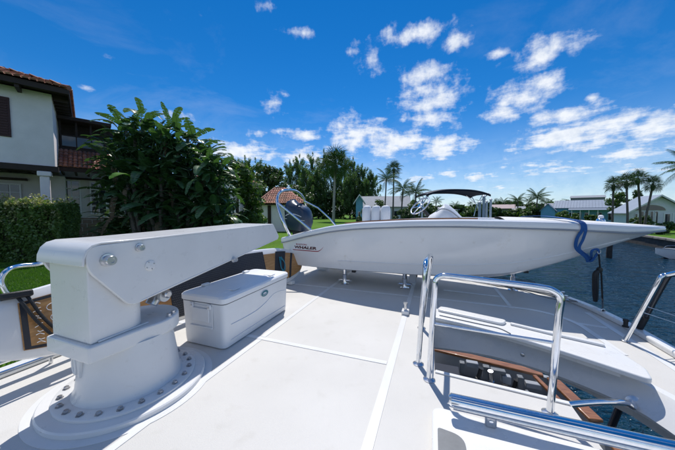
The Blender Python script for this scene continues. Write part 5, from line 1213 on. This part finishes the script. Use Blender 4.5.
for i, (px, yy, h_, w) in enumerate(((364, 40, 2.6, 3), (372, 44, 2.4, 3), (404, 42, 2.6, 3.5), (412, 48, 4.2, 4), (425, 55, 4.0, 5), (378, 56, 4.8, 4))):
    broadleaf('bank_shrub', ['rounded green shrub at the end of the lawn below the turquoise gable', 'rounded green shrub behind the tender seats, left one', 'green shrub behind the steering wheel of the tender', 'dense dark shrub right of the pale blue house', 'dense dark shrub under the dark blue bimini', 'bushy tree in front of the pale blue house roof'][i], PX(px, yy), yy, LZ if px < 430 else RZ, h_, w, 'leaf_mid' if i % 2 else 'leaf_dark', .2, 16, 110, .08, low=.08, cat='shrub')

# ------------------------------------------------------------ bimini boat on the lift
bt_ = thing('bimini_boat', 'boat with a dark blue bimini canopy beyond the tender', 'boat', (PX(449, 16), 16, WZ + .1))
byy = 16; bx0, bx1 = PX(420, byy), PX(480, byy)
def bimz(u): return D(450, 190.5, byy).z + .0 - .30 * abs(2 * u - 1) ** 2.6
cr_ = []
for u in np.linspace(0, 1, 17):
    x_ = bx0 + (bx1 - bx0) * u; cr_.append([(x_, byy - 1.1, bimz(u) - .12), (x_, byy - 1.08, bimz(u) - .01), (x_, byy - .4, bimz(u) + .06), (x_, byy + .4, bimz(u) + .06), (x_, byy + 1.08, bimz(u) - .01), (x_, byy + 1.1, bimz(u) - .12)])
o = MB().grid(cr_).build('canopy', 'navy', bt_); s_ = o.modifiers.new('thick', 'SOLIDIFY'); s_.thickness = .05
for (px, tx) in ((419, 424), (480, 474), (425, 421.5), (474, 479)):
    for yy in (byy - 1.0, byy + 1.0):
        MB().tube([D(px, 216, yy), D((px + tx) / 2, 205, yy), (PX(tx, byy), yy, bimz(.06) - .02)], .028, 7).build('bow_frame', 'steelr', bt_)
hu = []
for u in np.linspace(0, 1, 14):
    x_ = bx0 - .3 + (bx1 - bx0 + 2.6) * u; hb = 1.15 * (1 - max(0, (u - .55) / .45) ** 2.2); zt = .35 + .25 * u
    hu.append([(x_, byy - hb, zt), (x_, byy - hb * .95, -.1), (x_, byy - hb * .6 * (1 - u * .4), -.75 + .5 * u * u), (x_, byy, -.95 + .8 * u * u), (x_, byy + hb * .6 * (1 - u * .4), -.75 + .5 * u * u), (x_, byy + hb * .95, -.1), (x_, byy + hb, zt)])
mb = MB().grid(hu, closeu=True); mb.f.append(tuple(range(7))); mb.build('hull', 'gel', bt_)
wbox(PX(452, byy), PX(461, byy), byy - .3, byy + .3, .2, 1.0).build('helm_console', 'grey', bt_, bevel=.05)
wbox(PX(436, byy), PX(445, byy), byy - .6, byy + .6, .2, .95).build('bench_seat', 'vinyl', bt_, bevel=.08)
for i, (px, py) in enumerate(((483.5, 197), (486.5, 202), (422, 199), (490.5, 200), (479.5, 203))):
    yy = (14.5, 17.5, 18, 17, 14)[i]; pl_ = thing('lift_post', ['tallest pale boat lift post right of the bimini', 'short middle boat lift post right of the bimini', 'pale boat lift post at the left end of the bimini', 'rightmost pale boat lift post beside the bimini boat', 'pale boat lift post nearest the bimini frame'][i], 'post', (PX(px, yy), yy, WZ - .5), 0, 'boat lift posts')
    zt = D(px, py, yy).z; MB().tube([(PX(px, yy), yy, WZ - .5), (PX(px, yy), yy, zt)], .07, 10).build('post', 'palepile', pl_)
    MB().lathe([(.10, 0), (.10, .05), (.02, .12)], (PX(px, yy), yy, zt), (0, 0, 1), 10).build('cap', 'white', pl_)

# ------------------------------------------------------------ far shore between: trees and low houses
ft = 'trees along the far shore'
far_specs = []
for i in range(46):
    px = 398 + i * 4.6 + random.uniform(-2, 2); yy = random.uniform(105, 150) if px < 560 else random.uniform(92, 120)
    py = 205.5 - 2.5 * math.sin(px * .05) + random.uniform(-2.5, 2.5)
    far_specs.append((px, py, yy))
for i, (px, py, yy) in enumerate(far_specs):
    if yy < 158: zt = D(px, py, yy).z
    kind = i % 5
    z0 = RZ if True else LZ
    x_ = PX(px, yy)
    if kind in (1, 3) and px > 430:
        palm('far_palm', 'small palm in the far tree line', x_, yy, z0, zt - z0 + .6, (random.uniform(-.5, .5), 0), 'fan' if kind == 1 else 'pin', 14, 1.5, .22, group='palms along the far shore')
    broadleaf('far_tree', 'dense dark tree in the far tree line', x_ + random.uniform(-2, 2), yy + 4, z0, (zt - z0) * random.uniform(.85, 1.15), random.uniform(7, 11), ('leaf_dark', 'leaf_mid', 'leaf_dark')[i % 3], .75, 22, 110, .3, ft, low=.05)
for i in range(30):
    px = 432 + i * 4.9 + random.uniform(-2, 2); yy = random.uniform(84, 92)
    broadleaf('waterside_bush', 'low dark bush along the far waterline', PX(px, yy), yy, RZ, random.uniform(2.2, 4.6), random.uniform(3.5, 6), ('leaf_dark', 'leaf_mid')[i % 2], .5, 12, 80, .08, 'bushes along the far waterline', low=.05, cat='shrub')
palm('far_coconut_palm', 'large feathery palm standing out of the far tree line, left of the turquoise house', PX(536, 88), 88, RZ, D(536, 198, 88).z - RZ, (.3, 0), 'pin', 24, 1.75, .2)
palm('far_coconut_palm', 'feathery far palm just left of the larger one on the far shore', PX(518, 92), 92, RZ, D(518, 201, 92).z - RZ, (-.2, 0), 'pin', 20, 1.4, .2)
fh = [(499, 520, 100, 204.5, 208, 'greywall', 'pinkroof', 'low house with faded pink roof on the far shore'), (521, 531, 96, 206.5, 209, 'palewall', 'shingle', 'small pale house beside the large feathery far palm'), (556, 576, 88, 203, 207, 'greywall', 'shingle', 'grey two storey house left of the turquoise house'), (443, 462, 110, 207, 209.5, 'palewall', 'shingle', 'low pale house far off below the bimini canopy')]
for (a, b, yy, pr, pw, wm, rm, lb) in fh:
    house('far_house', lb, PX(a, yy), PX(b, yy), yy, yy + 8, RZ, D(500, pw, yy).z, D(500, pr, yy).z, wm, rm, [(.08 + .18 * k, .18 + .18 * k, .8, 2.6) for k in range(5)], over=.8)

# ------------------------------------------------------------ right bank: turquoise house, white house, palms
yb = 72
tq = house('turquoise_house', 'turquoise house with long pale metal roof behind the tender bow', PX(574, yb), PX(640, yb), yb, yb + 13, RZ, D(600, 207.5, yb).z, D(600, 200.5, yb).z + .3, 'bluewall', 'metalroof', [(.06, .12, .6, 2.7), (.25, .33, .2, 2.7), (.38, .45, .2, 2.7), (.5, .57, .2, 2.7), (.68, .76, .6, 2.7), (.85, .93, .6, 2.7)])
gx0, gx1 = PX(573, yb - 4), PX(590, yb - 4); gz = D(600, 210, yb - 4).z; gp = D(600, 203, yb - 4).z
MB().add([(gx0, yb - 4, RZ), (gx1, yb - 4, RZ), (gx1, yb, RZ), (gx0, yb, RZ), (gx0, yb - 4, gz), (gx1, yb - 4, gz), (gx1, yb, gz), (gx0, yb, gz), ((gx0 + gx1) / 2, yb - 4, gp), ((gx0 + gx1) / 2, yb, gp)], [(0, 1, 5, 8, 4), (1, 2, 6, 5), (3, 0, 4, 7)]).build('gable_wall', 'bluewall', tq, smooth=False)
for xe in (gx0 - .5, gx1 + .5): MB().slab([(xe, yb - 4.4, gz - .35), (xe, yb + 1, gz - .35), ((gx0 + gx1) / 2, yb + 1, gp + .05), ((gx0 + gx1) / 2, yb - 4.4, gp + .05)], (0, 0, .12)).build('gable_roof', 'metalroof', tq, smooth=False)
for k in range(5): 
    xx = PX(592 + k * 9, yb - 2); MB().box((xx, yb - 2.2, (RZ + gz) / 2), (.22, .22, gz - RZ)).build('porch_post', 'white', tq, smooth=False)
MB().slab([(PX(590, yb), yb - 2.6, gz), (PX(640, yb), yb - 2.6, gz), (PX(640, yb), yb, gz + .5), (PX(590, yb), yb, gz + .5)], (0, 0, .1)).build('porch_roof', 'metalroof', tq, smooth=False)
house('grey_block_house', 'grey flat fronted two storey house behind the turquoise house roof', PX(581, 95), PX(616, 95), 95, 104, RZ, D(600, 197.5, 95).z, D(600, 195, 95).z, 'greywall', 'shingle', [(.1, .25, 5.2, 6.6), (.4, .55, 5.2, 6.6), (.7, .85, 5.2, 6.6)], over=.3)
yw = 42
wx0, wx1 = PX(645, yw), PX(692, yw)
wh_ = house('white_gable_house', 'white gabled house with pale metal roof and arched window by the seawall', wx0, wx1, yw, yw + 5.5, RZ, D(650, 211, yw).z, D(650, 196.5, yw).z + .2, 'palewall', 'metalroof', [(.10, .16, .5, 2.6), (.20, .26, .3, 3.0), (.28, .34, .3, 3.0), (.36, .42, .3, 3.0), (.44, .50, .3, 3.0), (.6, .7, .3, 2.6), (.8, .9, .3, 2.6)], ridge='y', over=.7, turn=.55)
MB().slab([(wx0 + (wx1 - wx0) * .35 + math.cos(a) * 2.0, yw - .08, RZ + 3.15 + math.sin(a) * .9) for a in np.linspace(0, math.pi, 14)], (0, -.05, 0)).build('arched_window', 'glass', wh_, smooth=False)
mb = MB().tube([(wx0 + (wx1 - wx0) * .35 + math.cos(a) * 2.05, yw - .12, RZ + 3.12 + math.sin(a) * .95) for a in np.linspace(0, math.pi, 14)], .07, 6); mb.build('arch_trim', 'white', wh_)
for k in range(8):
    xx = wx0 + .8 + k * 1.1; MB().box((xx, yw - .9, RZ + 1.35), (.12, .12, 2.7)).build('porch_post', 'white', wh_, smooth=False)
MB().box((wx0 + 4.6, yw - .9, RZ + .95), (8, .07, .08)).build('porch_rail', 'white', wh_, smooth=False)
rp = [(616, 176, 212, 50, 613.5, 'leftmost fan palm of the four on the right bank'), (627, 176, 222, 44, 629, 'second fan palm from the left on the right bank'), (638.5, 173, 222, 46, 641, 'tallest leaning fan palm of the four on the right bank'), (655.5, 178, 222, 43, 646, 'rightmost fan palm of the four, leaning to the right')]
rp = [(613.5, 183, 39, 613, rp[0][5]), (626.5, 180, 37, 628.5, rp[1][5]), (638, 176.5, 38, 641.5, rp[2][5]), (653, 182.5, 37, 645, rp[3][5])]
for (px, py, yy, pb0, lb) in rp:
    x0_ = PX(pb0, yy); tp_ = D(px, py + 2, yy); palm('bank_fan_palm', lb, x0_, yy, RZ, tp_.z - RZ, (tp_.x - x0_, 0), 'fan', 30, 1.0, .13)
for i, (px, py, yy, w, lf) in enumerate(((620, 191, 58, 5, 'leaf_mid'), (634, 189, 60, 5, 'leaf_dark'), (566, 211, 66, 5, 'leaf_mid'), (645, 216, 40, 2.2, 'leaf_dark'), (570, 199, 84, 5, 'leaf_dark'), (592, 215, 62, 3, 'leaf_mid'), (668, 222, 35, 2.4, 'leaf_mid'), (662, 225, 33, 1.6, 'leaf_dark'), (637, 217, 41, 1.6, 'leaf_mid'))):
    broadleaf('bank_tree', ['bushy tree showing between the left two fan palms', 'bushy tree showing behind the tall leaning fan palm', 'green bushes left of the turquoise gable', 'dark shrub at the left corner of the white gabled house', 'taller tree left of the grey block house', 'low shrub in front of the turquoise house', 'shrub on the lawn at the right frame edge', 'small dark shrub near the end of the seawall lawn', 'small shrub at the feet of the fan palms'][i], PX(px, yy), yy, RZ, D(px, py, yy).z - RZ, w, lf, .26 if yy > 45 else .14, 20, 110, .12, low=.06, cat='tree' if i in (0, 1, 4) else 'shrub')
palm('overhanging_palm', 'palm whose fronds droop in at the right edge of the photo', PX(690, 24), 24, RZ, D(684, 168, 24).z - RZ, (-.2, 0), 'pin', 22, 1.05, .16)

# ------------------------------------------------------------ things on the water at the right
pe = thing('mooring_piling', 'dark wooden piling standing in the water under the tender bow', 'piling', G(609, 259, WZ))
p = G(609, 258, WZ); MB().tube([p - Vector((0, 0, .4)), p + Vector((.0, 0, .9)), D(612, 238, p.y)], [.2, .19, .17], 12, 3).build('post', 'pile', pe)
MB().lathe([(.2, 0), (.2, .05), (.03, .16)], D(612, 238, p.y), (0, 0, 1), 12).build('cap', 'pile', pe)
p2 = G(672, 262, WZ)
sb = thing('moored_skiff', 'small white boat moored by the seawall at the right frame edge', 'boat', p2)
sc0 = G(655, 258, WZ); sd = Vector((.97, -.1, 0)).normalized(); sn = Vector((-sd.y, sd.x, 0)); hu = []
for u in np.linspace(0, 1, 14):
    hb = .95 * min(1, (1 - (1 - u) ** 2.4) + .02) if u < .6 else .95; x_ = u * 5.6; c_ = sc0 + sd * x_; zt = .85 - .3 * u; zb = -.12 + .5 * max(0, (.25 - u) / .25) ** 1.5
    hu.append([c_ - sn * hb + Vector((0, 0, zt)), c_ - sn * hb * .9 + Vector((0, 0, zt * .45)), c_ - sn * hb * .6 + Vector((0, 0, zb)), c_ + sn * hb * .6 + Vector((0, 0, zb)), c_ + sn * hb * .9 + Vector((0, 0, zt * .45)), c_ + sn * hb + Vector((0, 0, zt)), c_ + sn * hb * .8 + Vector((0, 0, zt - .02)), c_ + Vector((0, 0, zt + .02)), c_ - sn * hb * .8 + Vector((0, 0, zt - .02))])
mb = MB().grid(hu, closeu=True); mb.f += [tuple(range(9)), tuple(len(mb.v) - 9 + i for i in range(9))]; mb.build('hull', 'hull', sb)
MB().tube([q[0] + sn * .0 for q in hu], .035, 6).build('rub_rail', 'grey', sb)
wc_ = sc0 + sd * 2.3
MB().slab([wc_ - sn * .5 + Vector((0, 0, .7)), wc_ + sn * .5 + Vector((0, 0, .7)), wc_ + sn * .4 + sd * .35 + Vector((0, 0, 1.35)), wc_ - sn * .4 + sd * .35 + Vector((0, 0, 1.35))], sd * .03).build('windshield', 'glass', sb)
MB().box(wc_ + sd * .6 + Vector((0, 0, .85)), (.5, .8, .7), sd, sn).build('console', 'gel', sb, bevel=.05)
MB().tube([sc0 + sd * .3 - sn * .3 + Vector((0, 0, .8)), sc0 + sd * .5 - sn * .4 + Vector((0, 0, 1.1)), sc0 + sd * 1.6 - sn * .75 + Vector((0, 0, 1.1)), sc0 + sd * 1.9 - sn * .8 + Vector((0, 0, .75))], .02, 6, 4).build('bow_rail', 'steelr', sb)
